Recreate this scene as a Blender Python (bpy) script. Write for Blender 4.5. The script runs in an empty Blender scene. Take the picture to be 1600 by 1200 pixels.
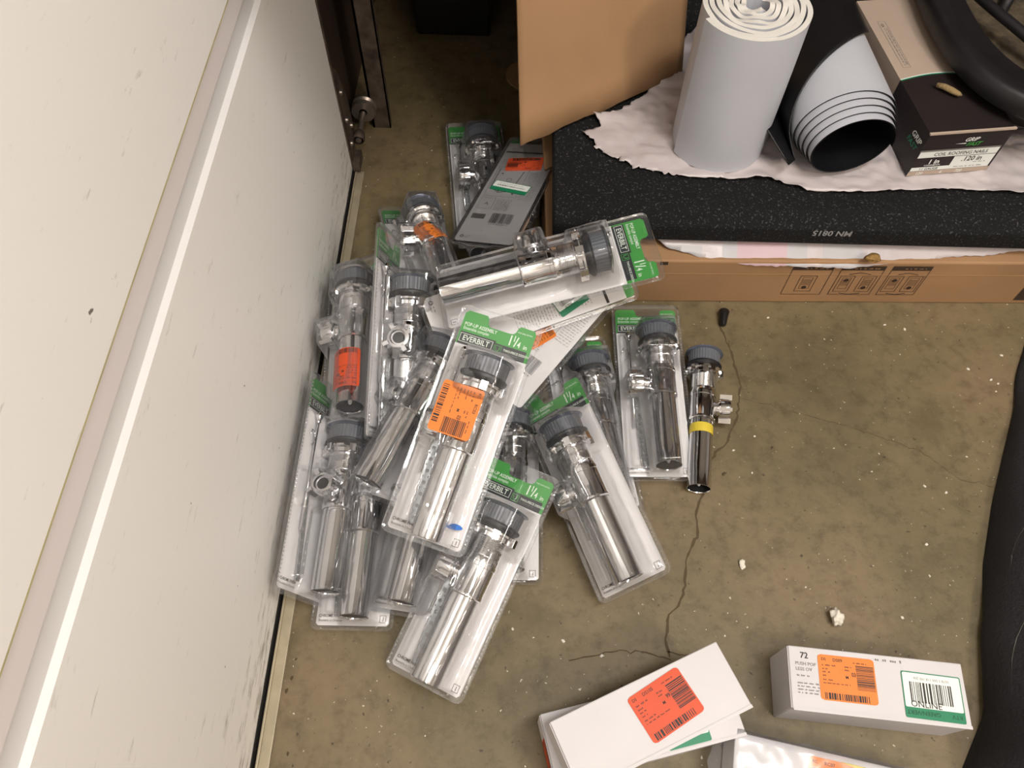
import bpy, bmesh, math, random
import numpy as np
from mathutils import Vector, Matrix, Euler, noise
from math import sin, cos, pi, radians, sqrt
random.seed(7)
S = bpy.context.scene
COL = S.collection

# ------------------------------------------------------------------ camera
F_PX, CAM_H = 1215.0, 1.0
cd = bpy.data.cameras.new('camera'); cam = bpy.data.objects.new('camera', cd); COL.objects.link(cam)
cd.sensor_width = 36.0; cd.lens = F_PX / 1600 * 36.0; cd.clip_start = .02
CR = Matrix.Rotation(radians(1.35), 3, 'Z') @ Matrix.Rotation(radians(30.7), 3, 'X') @ Matrix.Rotation(radians(1.1), 3, 'Z')
cam.matrix_world = Matrix.Translation((0, 0, CAM_H)) @ CR.to_4x4()
S.camera = cam

def ray(px, py): return CR @ Vector(((px - 800) / F_PX, -(py - 600) / F_PX, -1))
def at(px, py, z=0.0):
    d = ray(px, py); t = (z - CAM_H) / d.z
    return Vector((0, 0, CAM_H)) + t * d

# ------------------------------------------------------------------ world, lights, exposure
W = bpy.data.worlds.new('world'); S.world = W; W.use_nodes = True
W.node_tree.nodes['Background'].inputs[0].default_value = (.62, .58, .55, 1)
W.node_tree.nodes['Background'].inputs[1].default_value = .12
def area(name, loc, target, size, power, color, size_y=None):
    l = bpy.data.lights.new(name, 'AREA'); l.energy = power; l.color = color
    l.shape = 'RECTANGLE'; l.size = size; l.size_y = size_y or size
    o = bpy.data.objects.new(name, l); COL.objects.link(o); o.location = loc
    o.rotation_euler = (Vector(target) - Vector(loc)).to_track_quat('-Z', 'Y').to_euler()
    return o
area('ceiling_lamp_light', (.60, -.05, 2.36), (.35, .35, 0), 1.1, 17, (1.0, .975, .95), .30)
pl = bpy.data.lights.new('ceiling_bulb_light', 'POINT'); pl.energy = 30; pl.color = (1.0, .90, .81); pl.shadow_soft_size = .12
po = bpy.data.objects.new('ceiling_bulb_light', pl); COL.objects.link(po); po.location = (1.15, -.85, 2.12)
vs = S.view_settings
vs.view_transform = 'Standard'; vs.look = 'None'; vs.gamma = 1.0; vs.use_curve_mapping = False
vs.exposure = 1.02
try:
    S.cycles.transparent_max_bounces = 48
    S.cycles.max_bounces = 10; S.cycles.glossy_bounces = 6
except Exception: pass

# ------------------------------------------------------------------ materials
def lin(c):
    if isinstance(c, str):
        c = [int(c[i:i + 2], 16) / 255 for i in (0, 2, 4)]
    return tuple(((x / 12.92) if x <= .04045 else ((x + .055) / 1.055) ** 2.4) for x in c) + (1,)
def mat(name, col, rough=.6, metal=0, bump=0, bscale=200, var=0, vscale=20, spec=.5, coat=0, speck=None):
    m = bpy.data.materials.new(name); m.use_nodes = True
    nt = m.node_tree; b = nt.nodes['Principled BSDF']
    b.inputs['Base Color'].default_value = lin(col)
    b.inputs['Roughness'].default_value = rough; b.inputs['Metallic'].default_value = metal
    b.inputs['Specular IOR Level'].default_value = spec; b.inputs['Coat Weight'].default_value = coat
    tc = nt.nodes.new('ShaderNodeTexCoord')
    if var:
        n = nt.nodes.new('ShaderNodeTexNoise'); n.inputs['Scale'].default_value = vscale; n.inputs['Detail'].default_value = 6
        nt.links.new(tc.outputs['Object'], n.inputs['Vector'])
        r = nt.nodes.new('ShaderNodeValToRGB')
        c = lin(col)
        r.color_ramp.elements[0].position = .3; r.color_ramp.elements[1].position = .7
        r.color_ramp.elements[0].color = tuple(x * (1 - var) for x in c[:3]) + (1,)
        r.color_ramp.elements[1].color = tuple(min(1, x * (1 + var)) for x in c[:3]) + (1,)
        nt.links.new(n.outputs['Fac'], r.inputs['Fac']); nt.links.new(r.outputs['Color'], b.inputs['Base Color'])
    if speck:
        n = nt.nodes.new('ShaderNodeTexNoise'); n.inputs['Scale'].default_value = speck[2]; n.inputs['Detail'].default_value = 2
        nt.links.new(tc.outputs['Object'], n.inputs['Vector'])
        r = nt.nodes.new('ShaderNodeValToRGB'); r.color_ramp.elements[0].position = speck[1]; r.color_ramp.elements[1].position = speck[1] + .12
        r.color_ramp.elements[0].color = lin(col); r.color_ramp.elements[1].color = lin(speck[0])
        nt.links.new(n.outputs['Fac'], r.inputs['Fac']); nt.links.new(r.outputs['Color'], b.inputs['Base Color'])
    if bump:
        n = nt.nodes.new('ShaderNodeTexNoise'); n.inputs['Scale'].default_value = bscale; n.inputs['Detail'].default_value = 4
        nt.links.new(tc.outputs['Object'], n.inputs['Vector'])
        bp = nt.nodes.new('ShaderNodeBump'); bp.inputs['Strength'].default_value = bump; bp.inputs['Distance'].default_value = .002
        nt.links.new(n.outputs['Fac'], bp.inputs['Height']); nt.links.new(bp.outputs['Normal'], b.inputs['Normal'])
    return m

def concrete():
    m = bpy.data.materials.new('stained_concrete'); m.use_nodes = True; nt = m.node_tree; b = nt.nodes['Principled BSDF']
    tc = nt.nodes.new('ShaderNodeTexCoord')
    def nz(scale, det=8, rough=.6, off=(0, 0, 0)):
        mp = nt.nodes.new('ShaderNodeMapping'); mp.inputs['Location'].default_value = off
        nt.links.new(tc.outputs['Object'], mp.inputs['Vector'])
        n = nt.nodes.new('ShaderNodeTexNoise'); n.inputs['Scale'].default_value = scale; n.inputs['Detail'].default_value = det; n.inputs['Roughness'].default_value = rough
        nt.links.new(mp.outputs[0], n.inputs['Vector']); return n.outputs['Fac']
    def ramp(fac, stops):
        r = nt.nodes.new('ShaderNodeValToRGB'); e = r.color_ramp.elements
        e[0].position, e[0].color = stops[0]; e[1].position, e[1].color = stops[-1]
        for p, c in stops[1:-1]:
            x = e.new(p); x.color = c
        nt.links.new(fac, r.inputs['Fac']); return r.outputs['Color']
    def mix(f, a, c, mode='MIX'):
        x = nt.nodes.new('ShaderNodeMixRGB'); x.blend_type = mode
        if isinstance(f, float): x.inputs[0].default_value = f
        else: nt.links.new(f, x.inputs[0])
        nt.links.new(a, x.inputs[1])
        if isinstance(c, tuple): x.inputs[2].default_value = c
        else: nt.links.new(c, x.inputs[2])
        return x.outputs[0]
    base = ramp(nz(2.6), [(.3, lin('564b34')), (.45, lin('6a5e43')), (.6, lin('76664c')), (.75, lin('806953'))])
    fine = ramp(nz(38, 10, .7), [(.3, (.62, .60, .55, 1)), (.5, (1, 1, 1, 1)), (.75, (1.15, 1.13, 1.1, 1))])
    c = mix(1.0, base, fine, 'MULTIPLY')
    st = ramp(nz(6.5, 10, .65, (3, 1, 0)), [(.56, (0, 0, 0, 1)), (.68, (1, 1, 1, 1))])
    c = mix(st, c, lin('5e5238'))
    sp = ramp(nz(120, 3, .5, (1, 7, 0)), [(.68, (0, 0, 0, 1)), (.74, (1, 1, 1, 1))])
    c = mix(sp, c, lin('3d3322'))
    sp2 = ramp(nz(170, 2, .5, (9, 2, 0)), [(.71, (0, 0, 0, 1)), (.76, (1, 1, 1, 1))])
    c = mix(sp2, c, lin('c9c2b2'))
    nt.links.new(c, b.inputs['Base Color']); b.inputs['Roughness'].default_value = .55
    bp = nt.nodes.new('ShaderNodeBump'); bp.inputs['Strength'].default_value = .35; bp.inputs['Distance'].default_value = .002
    nt.links.new(nz(60, 10, .7), bp.inputs['Height']); nt.links.new(bp.outputs['Normal'], b.inputs['Normal'])
    return m

def clear_plastic(nm='clear_blister_plastic', rg=.07, bs=.45):
    m = bpy.data.materials.new(nm); m.use_nodes = True; nt = m.node_tree
    nt.nodes.clear(); out = nt.nodes.new('ShaderNodeOutputMaterial')
    tr = nt.nodes.new('ShaderNodeBsdfTransparent'); tr.inputs[0].default_value = (.965, .97, .975, 1)
    gl = nt.nodes.new('ShaderNodeBsdfGlossy'); gl.inputs['Roughness'].default_value = rg; gl.inputs[0].default_value = (1, 1, 1, 1)
    df = nt.nodes.new('ShaderNodeBsdfDiffuse'); df.inputs[0].default_value = (.82, .82, .86, 1)
    lw = nt.nodes.new('ShaderNodeLayerWeight'); lw.inputs['Blend'].default_value = .36
    tc = nt.nodes.new('ShaderNodeTexCoord')
    n = nt.nodes.new('ShaderNodeTexNoise'); n.inputs['Scale'].default_value = 34; n.inputs['Detail'].default_value = 3
    nt.links.new(tc.outputs['Object'], n.inputs['Vector'])
    bp = nt.nodes.new('ShaderNodeBump'); bp.inputs['Strength'].default_value = bs; bp.inputs['Distance'].default_value = .003; n.noise_type='RIDGED_MULTIFRACTAL'
    nt.links.new(n.outputs['Fac'], bp.inputs['Height'])
    nt.links.new(bp.outputs[0], gl.inputs['Normal']); nt.links.new(bp.outputs[0], lw.inputs['Normal'])
    ma = nt.nodes.new('ShaderNodeMapRange'); ma.inputs['To Min'].default_value = .035; ma.inputs['To Max'].default_value = .65
    nt.links.new(lw.outputs['Fresnel'], ma.inputs['Value'])
    mx1 = nt.nodes.new('ShaderNodeMixShader'); mx2 = nt.nodes.new('ShaderNodeMixShader')
    fa = nt.nodes.new('ShaderNodeMapRange'); fa.inputs['To Min'].default_value = .008; fa.inputs['To Max'].default_value = .13
    nt.links.new(lw.outputs['Facing'], fa.inputs['Value']); nt.links.new(fa.outputs[0], mx1.inputs[0])
    nt.links.new(tr.outputs[0], mx1.inputs[1]); nt.links.new(df.outputs[0], mx1.inputs[2])
    nt.links.new(ma.outputs[0], mx2.inputs[0]); nt.links.new(mx1.outputs[0], mx2.inputs[1]); nt.links.new(gl.outputs[0], mx2.inputs[2])
    nt.links.new(mx2.outputs[0], out.inputs[0])
    return m

def door_paint():
    m = bpy.data.materials.new('white_door_paint'); m.use_nodes = True; nt = m.node_tree; b = nt.nodes['Principled BSDF']
    tc = nt.nodes.new('ShaderNodeTexCoord'); sx = nt.nodes.new('ShaderNodeSeparateXYZ'); nt.links.new(tc.outputs['Object'], sx.inputs[0])
    # scuffs: stretched noise, more of them near the bottom edge where dirt splashes up
    mp = nt.nodes.new('ShaderNodeMapping'); mp.inputs['Scale'].default_value = (1, 14, 60); nt.links.new(tc.outputs['Object'], mp.inputs[0])
    n = nt.nodes.new('ShaderNodeTexNoise'); n.inputs['Scale'].default_value = 1.6; n.inputs['Detail'].default_value = 10; n.inputs['Roughness'].default_value = .7
    nt.links.new(mp.outputs[0], n.inputs['Vector'])
    mr = nt.nodes.new('ShaderNodeMapRange'); mr.inputs['From Min'].default_value = .02; mr.inputs['From Max'].default_value = .17
    mr.inputs['To Min'].default_value = .14; mr.inputs['To Max'].default_value = 0.0
    nt.links.new(sx.outputs['Z'], mr.inputs['Value'])
    ad = nt.nodes.new('ShaderNodeMath'); ad.operation = 'ADD'; nt.links.new(n.outputs['Fac'], ad.inputs[0]); nt.links.new(mr.outputs[0], ad.inputs[1])
    r = nt.nodes.new('ShaderNodeValToRGB'); r.color_ramp.elements[0].position = .62; r.color_ramp.elements[1].position = .82
    r.color_ramp.elements[0].color = lin('f2efea'); r.color_ramp.elements[1].color = lin('8f8878')
    nt.links.new(ad.outputs[0], r.inputs[0])
    n2 = nt.nodes.new('ShaderNodeTexNoise'); n2.inputs['Scale'].default_value = 75; n2.inputs['Detail'].default_value = 2
    nt.links.new(tc.outputs['Object'], n2.inputs['Vector'])
    r2 = nt.nodes.new('ShaderNodeValToRGB'); r2.color_ramp.elements[0].position = .76; r2.color_ramp.elements[1].position = .79
    nt.links.new(n2.outputs['Fac'], r2.inputs[0])
    mx = nt.nodes.new('ShaderNodeMixRGB'); nt.links.new(r2.outputs[0], mx.inputs[0]); nt.links.new(r.outputs[0], mx.inputs[1]); mx.inputs[2].default_value = lin('6d675c')
    nt.links.new(mx.outputs[0], b.inputs['Base Color']); b.inputs['Roughness'].default_value = .42
    return m

M = dict(
    concrete=concrete(), clear=clear_plastic(), wrap=clear_plastic('clear_wrapping_film', .24, 1.0), door=door_paint(),
    crack=mat('crack_dirt', '50432d', .9), card=mat('white_card', 'e6e3e2', .6, var=.03, vscale=30),
    green=mat('green_print', '3f9a3f', .5), black=mat('black_print', '22262a', .5), whiteink=mat('white_print', 'e8f0e4', .6),
    blackink=mat('dark_ink', '2c2622', .6), strapmetal=mat('strap_metal','a8aaa9',.4,.6), stampgrey=mat('stamp_grey','8d8d8d',.7), greyink=mat('grey_ink', '77736f', .6),
    chrome=mat('chrome', 'dededf', .09, 1), chromed=mat('brushed_chrome', 'b9b9bd', .22, 1),
    film=mat('bluish_flange_film', '666d7c', .25, .55), sleeve=mat('grey_plastic_sleeve', '60646a', .4, bump=.2, bscale=90),
    rubber=mat('black_gasket_rubber', '17181b', .45), hollow=mat('dark_hollow', '0c0b0b', .8), whiteplastic=mat('white_plastic_ball', 'e2e2e2', .4),
    orange=mat('orange_label', 'df7c30', .55, var=.04, vscale=40), redorange=mat('red_orange_label', 'c94a20', .55, var=.04, vscale=40),
    dkorange=mat('dark_orange_label', 'cf4f2b', .55), label=mat('white_label', 'dfe3de', .55), rtv=mat('green_label_band', '1f7a55', .5),
    rtvdark=mat('green_label_ink', '124832', .6), blueink=mat('blue_ink', '2d6fc4', .5),
    yellow=mat('yellow_tape', 'cfb83a', .5), cardboard=mat('brown_cardboard', '9b7855', .75, var=.10, vscale=7, bump=.15, bscale=30),
    cardedge=mat('cardboard_edge', '9a7650', .8), boxink=mat('brown_box_ink', '3a2a20', .7),
    mat_=mat('black_rubber_mat', '131314', .9, bump=1.0, bscale=300, spec=.25, speck=('4c4c4e', .60, 330)),
    sheet=mat('crumpled_white_film', 'b9b0b0', .34, bump=1.0, bscale=26, var=.05, vscale=9),
    membrane=mat('light_grey_membrane', 'b7b9c0', .42, bump=.12, bscale=60, var=.04, vscale=8), membedge=mat('white_roll_end', 'd8d4cc', .5, bump=.8, bscale=50),
    blackfoil=mat('black_underside', '08080b', .5), whitebox=mat('white_carton', 'c9c6c7', .6, var=.03, vscale=12),
    nailgrey=mat('taupe_carton_print', 'ae9c8c', .55, var=.03, vscale=10), nailblack=mat('black_carton_print', '221a1a', .5, var=.1, vscale=20),
    alu=mat('aluminium_strip', 'a59a82', .45, .35, var=.15, vscale=30), seal=mat('black_door_seal', '1a1713', .8),
    gasket=mat('yellowed_joint', 'b9b083', .7, var=.15, vscale=30), railpaint=mat('door_rail_paint', 'd6cecb', .45), railpaint2=mat('door_rail_paint_pale', 'dcdad8', .4),
    rust=mat('dirty_steel', '5e5248', .6, .5, var=.45, vscale=50, bump=.4, bscale=120), steel=mat('zinc_hardware', '948a82', .35, .8),
    wall=mat('dark_plaster', 'c4c0bc', .9), ceil=mat('ceiling_paint', 'e2ddd4', .9), wood=mat('dark_wood', '3a2a1e', .7, var=.3, vscale=14),
    cloth=mat('black_cloth', '1d1c1f', .85, bump=.8, bscale=300, var=.25, vscale=14), thread=mat('grey_thread', '6d6a62', .8),
    tub=mat('black_tub_plastic', '171518', .5, var=.3, vscale=40, bump=.3, bscale=50), dirt=mat('dusty_brown_soil', '4a4030', .9, var=.5, vscale=60, bump=1, bscale=120),
    blackplastic=mat('black_plastic', '131314', .3), flake=mat('paint_flake', 'd9d3c4', .8), twig=mat('dry_seed_pod', '8b7650', .9, bump=1, bscale=260),
    bug=mat('brown_clump', '8a6a38', .8, var=.3, vscale=200, bump=1, bscale=400), pink=mat('pink_print', 'bba0a6', .45, bump=.5, bscale=22),
    greyprint=mat('pale_grey_print', 'aeacae', .45, bump=.5, bscale=22), lamp=mat('lamp_housing', 'd0d0d0', .5),
)

# ------------------------------------------------------------------ mesh building
class MB:
    def __init__(s): s.v = []; s.f = []; s.m = []; s.sm = []; s.mats = []
    def mi(s, m):
        if m not in s.mats: s.mats.append(m)
        return s.mats.index(m)
    def add(s, vs, fs, m, T=None, smooth=False):
        b = len(s.v); k = s.mi(m)
        for v in vs: s.v.append(tuple(T @ Vector(v)) if T is not None else tuple(v))
        for f in fs: s.f.append([b + i for i in f]); s.m.append(k); s.sm.append(smooth)
        return s
    def box(s, x0, y0, z0, x1, y1, z1, m, T=None):
        vs = [(x0,y0,z0),(x1,y0,z0),(x1,y1,z0),(x0,y1,z0),(x0,y0,z1),(x1,y0,z1),(x1,y1,z1),(x0,y1,z1)]
        return s.add(vs, [(0,3,2,1),(4,5,6,7),(0,1,5,4),(1,2,6,5),(2,3,7,6),(3,0,4,7)], m, T)
    def rect(s, x0, y0, x1, y1, z, m, T=None):
        return s.add([(x0,y0,z),(x1,y0,z),(x1,y1,z),(x0,y1,z)], [(0,1,2,3)], m, T)
    def frame(s, x0, y0, x1, y1, z, w, m, T=None):
        s.rect(x0,y0,x1,y0+w,z,m,T); s.rect(x0,y1-w,x1,y1,z,m,T); s.rect(x0,y0+w,x0+w,y1-w,z,m,T); return s.rect(x1-w,y0+w,x1,y1-w,z,m,T)
    def poly(s, pts, z, m, T=None, h=0):
        n = len(pts)
        if h:
            s.add([(x,y,z) for x,y in pts]+[(x,y,z+h) for x,y in pts], [tuple(range(n))[::-1], tuple(range(n,2*n))]+[(i,(i+1)%n,n+(i+1)%n,n+i) for i in range(n)], m, T)
        else: s.add([(x,y,z) for x,y in pts], [tuple(range(n))], m, T)
        return s
    def lathe(s, prof, m, T=None, n=40, smooth=True, cap=False):
        """prof: (r, y) revolved around the y axis"""
        vs=[]; fs=[]
        def ring(r,y):
            b=len(vs)
            for i in range(n):
                a=2*pi*i/n; vs.append((r*cos(a), y, r*sin(a)))
            return b
        prev=None; pd=None
        for k in range(len(prof)-1):
            d=Vector((prof[k+1][0]-prof[k][0],prof[k+1][1]-prof[k][1]))
            if prev is None or d.length<1e-9 or pd.length<1e-9 or pd.angle(d)>.6: prev=ring(*prof[k])
            nx_=ring(*prof[k+1])
            for i in range(n):
                j=(i+1)%n; fs.append((prev+i,prev+j,nx_+j,nx_+i))
            prev=nx_; pd=d
        nr=len(vs)//n
        if cap:
            fs.append(tuple(range(n))); fs.append(tuple(range((nr-1)*n,nr*n))[::-1])
        return s.add(vs, fs, m, T, smooth)
    def tube(s, pts, r, m, n=8, T=None, cap=True):
        pts=[Vector(p) for p in pts]; vs=[]; fs=[]
        up=Vector((0,0,1))
        for i,p in enumerate(pts):
            d=(pts[min(i+1,len(pts)-1)]-pts[max(i-1,0)]).normalized()
            a=d.cross(up)
            if a.length<1e-4: a=d.cross(Vector((1,0,0)))
            a.normalize(); b=a.cross(d)
            rr=r[i] if isinstance(r,(list,tuple)) else r
            for k in range(n):
                t=2*pi*k/n; vs.append(p+a*cos(t)*rr+b*sin(t)*rr)
        for i in range(len(pts)-1):
            for k in range(n):
                j=(k+1)%n; fs.append((i*n+k,i*n+j,(i+1)*n+j,(i+1)*n+k))
        if cap: fs += [tuple(range(n))[::-1], tuple(range((len(pts)-1)*n,len(pts)*n))]
        return s.add(vs, fs, m, T, True)
    def text(s, str_, x, y, z, size, m, align='LEFT', T=None, rot=0, sx=1, bold=0, shear=0):
        vs, fs = text_geo(str_, align, bold, shear)
        X = Matrix.Translation((x,y,z)) @ Matrix.Rotation(rot,4,'Z') @ Matrix.Diagonal((size*sx,size,1,1))
        return s.add(vs, fs, m, (T @ X) if T is not None else X)
    def build(s, name, parent=None, bevel=0, warp=None):
        me = bpy.data.meshes.new(name)
        vs = [warp(Vector(v)) for v in s.v] if warp else s.v
        me.from_pydata([tuple(v) for v in vs], [], s.f)
        for m in s.mats: me.materials.append(M[m])
        me.polygons.foreach_set('material_index', s.m); me.polygons.foreach_set('use_smooth', s.sm); me.update()
        o = bpy.data.objects.new(name, me); COL.objects.link(o)
        if parent: o.parent = parent
        if bevel:
            b = o.modifiers.new('bevel','BEVEL'); b.width = bevel; b.segments = 2; b.limit_method='ANGLE'
        return o
_tc = {}
def text_geo(st, align='LEFT', bold=0, shear=0):
    k=(st,align,bold,shear)
    if k in _tc: return _tc[k]
    c = bpy.data.curves.new('t','FONT'); c.body = st; c.align_x = align; c.size = 1; c.offset = bold; c.shear = shear
    c.resolution_u = 2; c.fill_mode='FRONT'
    o = bpy.data.objects.new('t', c); COL.objects.link(o)
    dg = bpy.context.evaluated_depsgraph_get(); me = o.evaluated_get(dg).to_mesh()
    vs=[tuple(v.co) for v in me.vertices]; fs=[tuple(p.vertices) for p in me.polygons]
    o.evaluated_get(dg).to_mesh_clear(); bpy.data.objects.remove(o); bpy.data.curves.remove(c)
    _tc[k]=(vs,fs); return _tc[k]

def tag(o, label, cat, group=None):
    o['label']=label; o['category']=cat
    if group: o['group']=group
    return o
def struct(o): o['kind']='structure'; return o
def empty(name, loc=(0,0,0)):
    o = bpy.data.objects.new(name, None); COL.objects.link(o); o.empty_display_size=.02; o.location=loc; return o
def pose(p, y, n):
    y=Vector(y).normalized(); n=Vector(n); n=(n-n.dot(y)*y).normalized(); x=y.cross(n)
    R=Matrix((x,y,n)).transposed().to_4x4()
    return Matrix.Translation(p) @ R
def rrect(x0,y0,x1,y1,r,k=5):
    pts=[]
    for cx,cy,a0 in ((x1-r,y1-r,0),(x0+r,y1-r,90),(x0+r,y0+r,180),(x1-r,y0+r,270)):
        for i in range(k+1):
            a=radians(a0+90*i/k); pts.append((cx+r*cos(a),cy+r*sin(a)))
    return pts
def bars(mb, x0,y0,x1,y1,z,m,T=None,vert=True,seed=1):
    r=random.Random(seed); 
    a,b=(x0,x1) if vert else (y0,y1)
    u=(b-a)/62; p=a
    while p<b-u*2:
        w=u*r.choice((1,1,1,2,2,3))
        if p+w>b: break
        if vert: mb.rect(p,y0,p+w,y1,z,m,T)
        else: mb.rect(x0,p,x1,p+w,z,m,T)
        p+=w+u*r.choice((1,1,2,2))
def tiny(mb, x0,y0,x1,z,h,m,seed=1,T=None):
    """a row of tiny illegible words"""
    r=random.Random(seed); x=x0
    while x<x1-h:
        w=min(h*r.uniform(1.2,4),x1-x); 
        n=max(1,int(w/(h*.7)))
        for i in range(n):
            mb.rect(x+i*h*.7,y0+h*.1*r.random(),x+i*h*.7+h*.42,y0+h*r.uniform(.65,.95),z,m,T)
        x+=w+h*.6

# ------------------------------------------------------------------ the setting
DX=-.2895                                   # inner face of the garage door
g=MB()
N=60
g.add([(-1.2,-1.6,0),(3.2,-1.6,0),(3.2,2.2,0),(-1.2,2.2,0)],[(0,1,2,3)],'concrete')
floor=struct(g.build('floor'))
def crack(pts, w, seed):
    r=random.Random(seed); P=[]
    W_=[at(x,y,.0004) for x,y in pts]
    for a,b in zip(W_,W_[1:]):
        n=max(2,int((b-a).length/.006))
        for i in range(n):
            t=i/n; P.append(a.lerp(b,t)+Vector((r.gauss(0,.0011),r.gauss(0,.0011),0)))
    mb=MB(); vs=[];fs=[]
    for i,p in enumerate(P):
        d=(P[min(i+1,len(P)-1)]-P[max(0,i-1)]).normalized(); s=Vector((-d.y,d.x,0)); ww=w*r.uniform(.35,1.2)
        vs+=[p+s*ww/2,p-s*ww/2]
        if i: fs.append((2*i-2,2*i-1,2*i+1,2*i))
    mb.add(vs,fs,'crack'); return mb.build('floor_crack',floor)
crack([(1122,500),(1140,545),(1156,598),(1152,650),(1138,688),(1112,716),(1100,760),(1088,806),(1089,838),(1072,872),(1070,915),(1062,945),(1044,962),(1041,1000),(1045,1035)],.0036,1)
crack([(1045,1030),(1010,1018),(970,1016),(925,1026),(880,1030)],.0016,2)
crack([(1044,1020),(1070,1024),(1085,1032)],.0016,3)
crack([(1156,622),(1230,640),(1330,668),(1440,705),(1500,750),(1560,762)],.0009,4)
# door: a profile (x, z) run along y
def prof_run(mb, prof, y0, y1, m):
    n=len(prof); vs=[(x,y0,z) for x,z in prof]+[(x,y1,z) for x,z in prof]
    mb.add(vs,[(i,i+1,n+i+1,n+i) for i in range(n-1)],m)
Y0,Y1=-1.5,1.02
d=MB()
prof_run(d,[(DX-.03,.016),(DX,.016),(DX,.470)],Y0,Y1,'door')
prof_run(d,[(DX,.470),(DX-.005,.474),(DX-.006,.498)],Y0,Y1,'railpaint2')
prof_run(d,[(DX-.006,.498),(DX-.001,.503)],Y0,Y1,'door')
prof_run(d,[(DX-.001,.503),(DX-.003,.524)],Y0,Y1,'railpaint')
prof_run(d,[(DX-.003,.524),(DX-.006,.531)],Y0,Y1,'gasket')
prof_run(d,[(DX-.012,.531),(DX-.012,.533)],Y0,Y1,'seal')
prof_run(d,[(DX-.012,.5325),(DX+.001,.5325),(DX+.001,1.09),(DX-.03,1.09)],Y0,Y1,'door')
d.box(DX-.04,Y0,.016,DX-.012,Y1,2.1,'railpaint')
for k in (1.09,1.63):
    d.box(DX-.02,Y0,k+.003,DX,Y1,k+.53,'door')
door=struct(d.build('door_1')); DR=Matrix.Rotation(.0215,4,'Z'); door.matrix_world=DR
s=MB(); s.box(DX-.02,Y0,0,DX+.001,Y1,.016,'seal'); s.build('door_seal',door)
s=MB(); s.box(DX+.004,Y0,0,DX+.019,Y1,.007,'alu'); s.box(DX+.004,Y0,.007,DX+.007,Y1,.011,'alu'); t1=struct(s.build('trim_1',bevel=.0008)); t1.matrix_world=DR
# end stile, hinge and roller bracket of the door
st=MB(); st.box(DX-.035,Y1,.016,DX+.001,Y1+.003,2.1,'rust'); st.box(DX,Y1-.004,.016,DX+.0022,Y1+.003,.56,'rust')
st.build('end_stile',door)
h=MB()
h.add([(DX+.003,Y1-.0,.02),(DX+.003,Y1+.05,.05),(DX+.003,Y1+.05,.12),(DX+.003,Y1+.02,.20),(DX+.003,Y1,.22),
       (DX-.003,Y1-.0,.02),(DX-.003,Y1+.05,.05),(DX-.003,Y1+.05,.12),(DX-.003,Y1+.02,.20),(DX-.003,Y1,.22)],
      [(0,1,2,3,4),(9,8,7,6,5),(0,5,6,1),(1,6,7,2),(2,7,8,3),(3,8,9,4)],'rust')
h.box(DX+.002,Y1-.006,.012,DX+.014,Y1+.03,.03,'rust')
for (yy,zz) in ((.012,.06),(.012,.11),(.034,.08),(.012,.165)):
    h.lathe([(.0,.0045),(.004,.004),(.0055,.001),(.0055,0)],'steel',Matrix.Translation((DX+.003,Y1+yy,zz))@Matrix.Rotation(-pi/2,4,'Z'),n=8)
hg=h.build('hinge_bracket',door)
ro=MB(); T=Matrix.Translation((DX+.012,Y1+.03,.05))
ro.lathe([(.0,0),(.005,0),(.005,.07),(.0,.07)],'steel',T,n=12)
ro.lathe([(.007,.072),(.021,.072),(.022,.08),(.018,.084),(.022,.088),(.021,.094),(.007,.094)],'steel',T,n=24,cap=True)
ro.lathe([(.009,.0),(.011,.004),(.009,.02)],'rust',T,n=12)
ro.build('roller',hg)
tr=MB(); tr.box(-.293,1.135,0,-.289,1.18,2.1,'rust'); tr.box(-.293,1.135,0,-.26,1.138,2.1,'rust'); tr.box(-.262,1.135,0,-.26,1.15,2.1,'rust')
struct(tr.build('trim_2'))
w=MB(); w.box(-.50,1.06,0,-.34,2.2,2.4,'wood'); struct(w.build('wall_left'))
w=MB(); w.box(-1.2,2.0,0,3.2,2.1,2.4,'wood'); struct(w.build('wall_back'))
w=MB(); w.box(3.1,-1.6,0,3.2,2.2,2.4,'wall'); struct(w.build('wall_right'))
w=MB(); w.box(-1.2,-1.7,0,3.2,-1.6,2.4,'wall'); struct(w.build('wall_front'))
w=MB(); w.box(-1.2,-1.7,2.4,3.2,2.2,2.5,'ceil'); struct(w.build('ceiling'))
cb=MB(); cb.box(-.075,-.11,0,.075,.11,.24,'blackplastic'); cb.box(-.082,-.117,.215,.082,.117,.245,'blackplastic')  # crate added for a vague dark shape, and to darken the far floor
cbo=cb.build('added_dark_crate',bevel=.006); cbo.location=(-.165,1.52,0); tag(cbo,'black crate added to darken the floor beyond the garage door track','crate')
hd=MB(); hd.tube([(.079,-.05,.20),(.095,-.05,.19),(.095,.05,.19),(.079,.05,.20)],.004,'steel'); hd.build('handle',cbo)
# unseen shelf with side panel, added to keep light off the far floor
w=MB(); w.box(-.33,.635,.80,.08,2.0,.825,'wood'); w.box(.08,1.42,0,.10,2.0,.825,'wood')
tag(w.build('shade_shelf'),'dark wooden shelf added out of view to block light from the far end','shelf')

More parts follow.
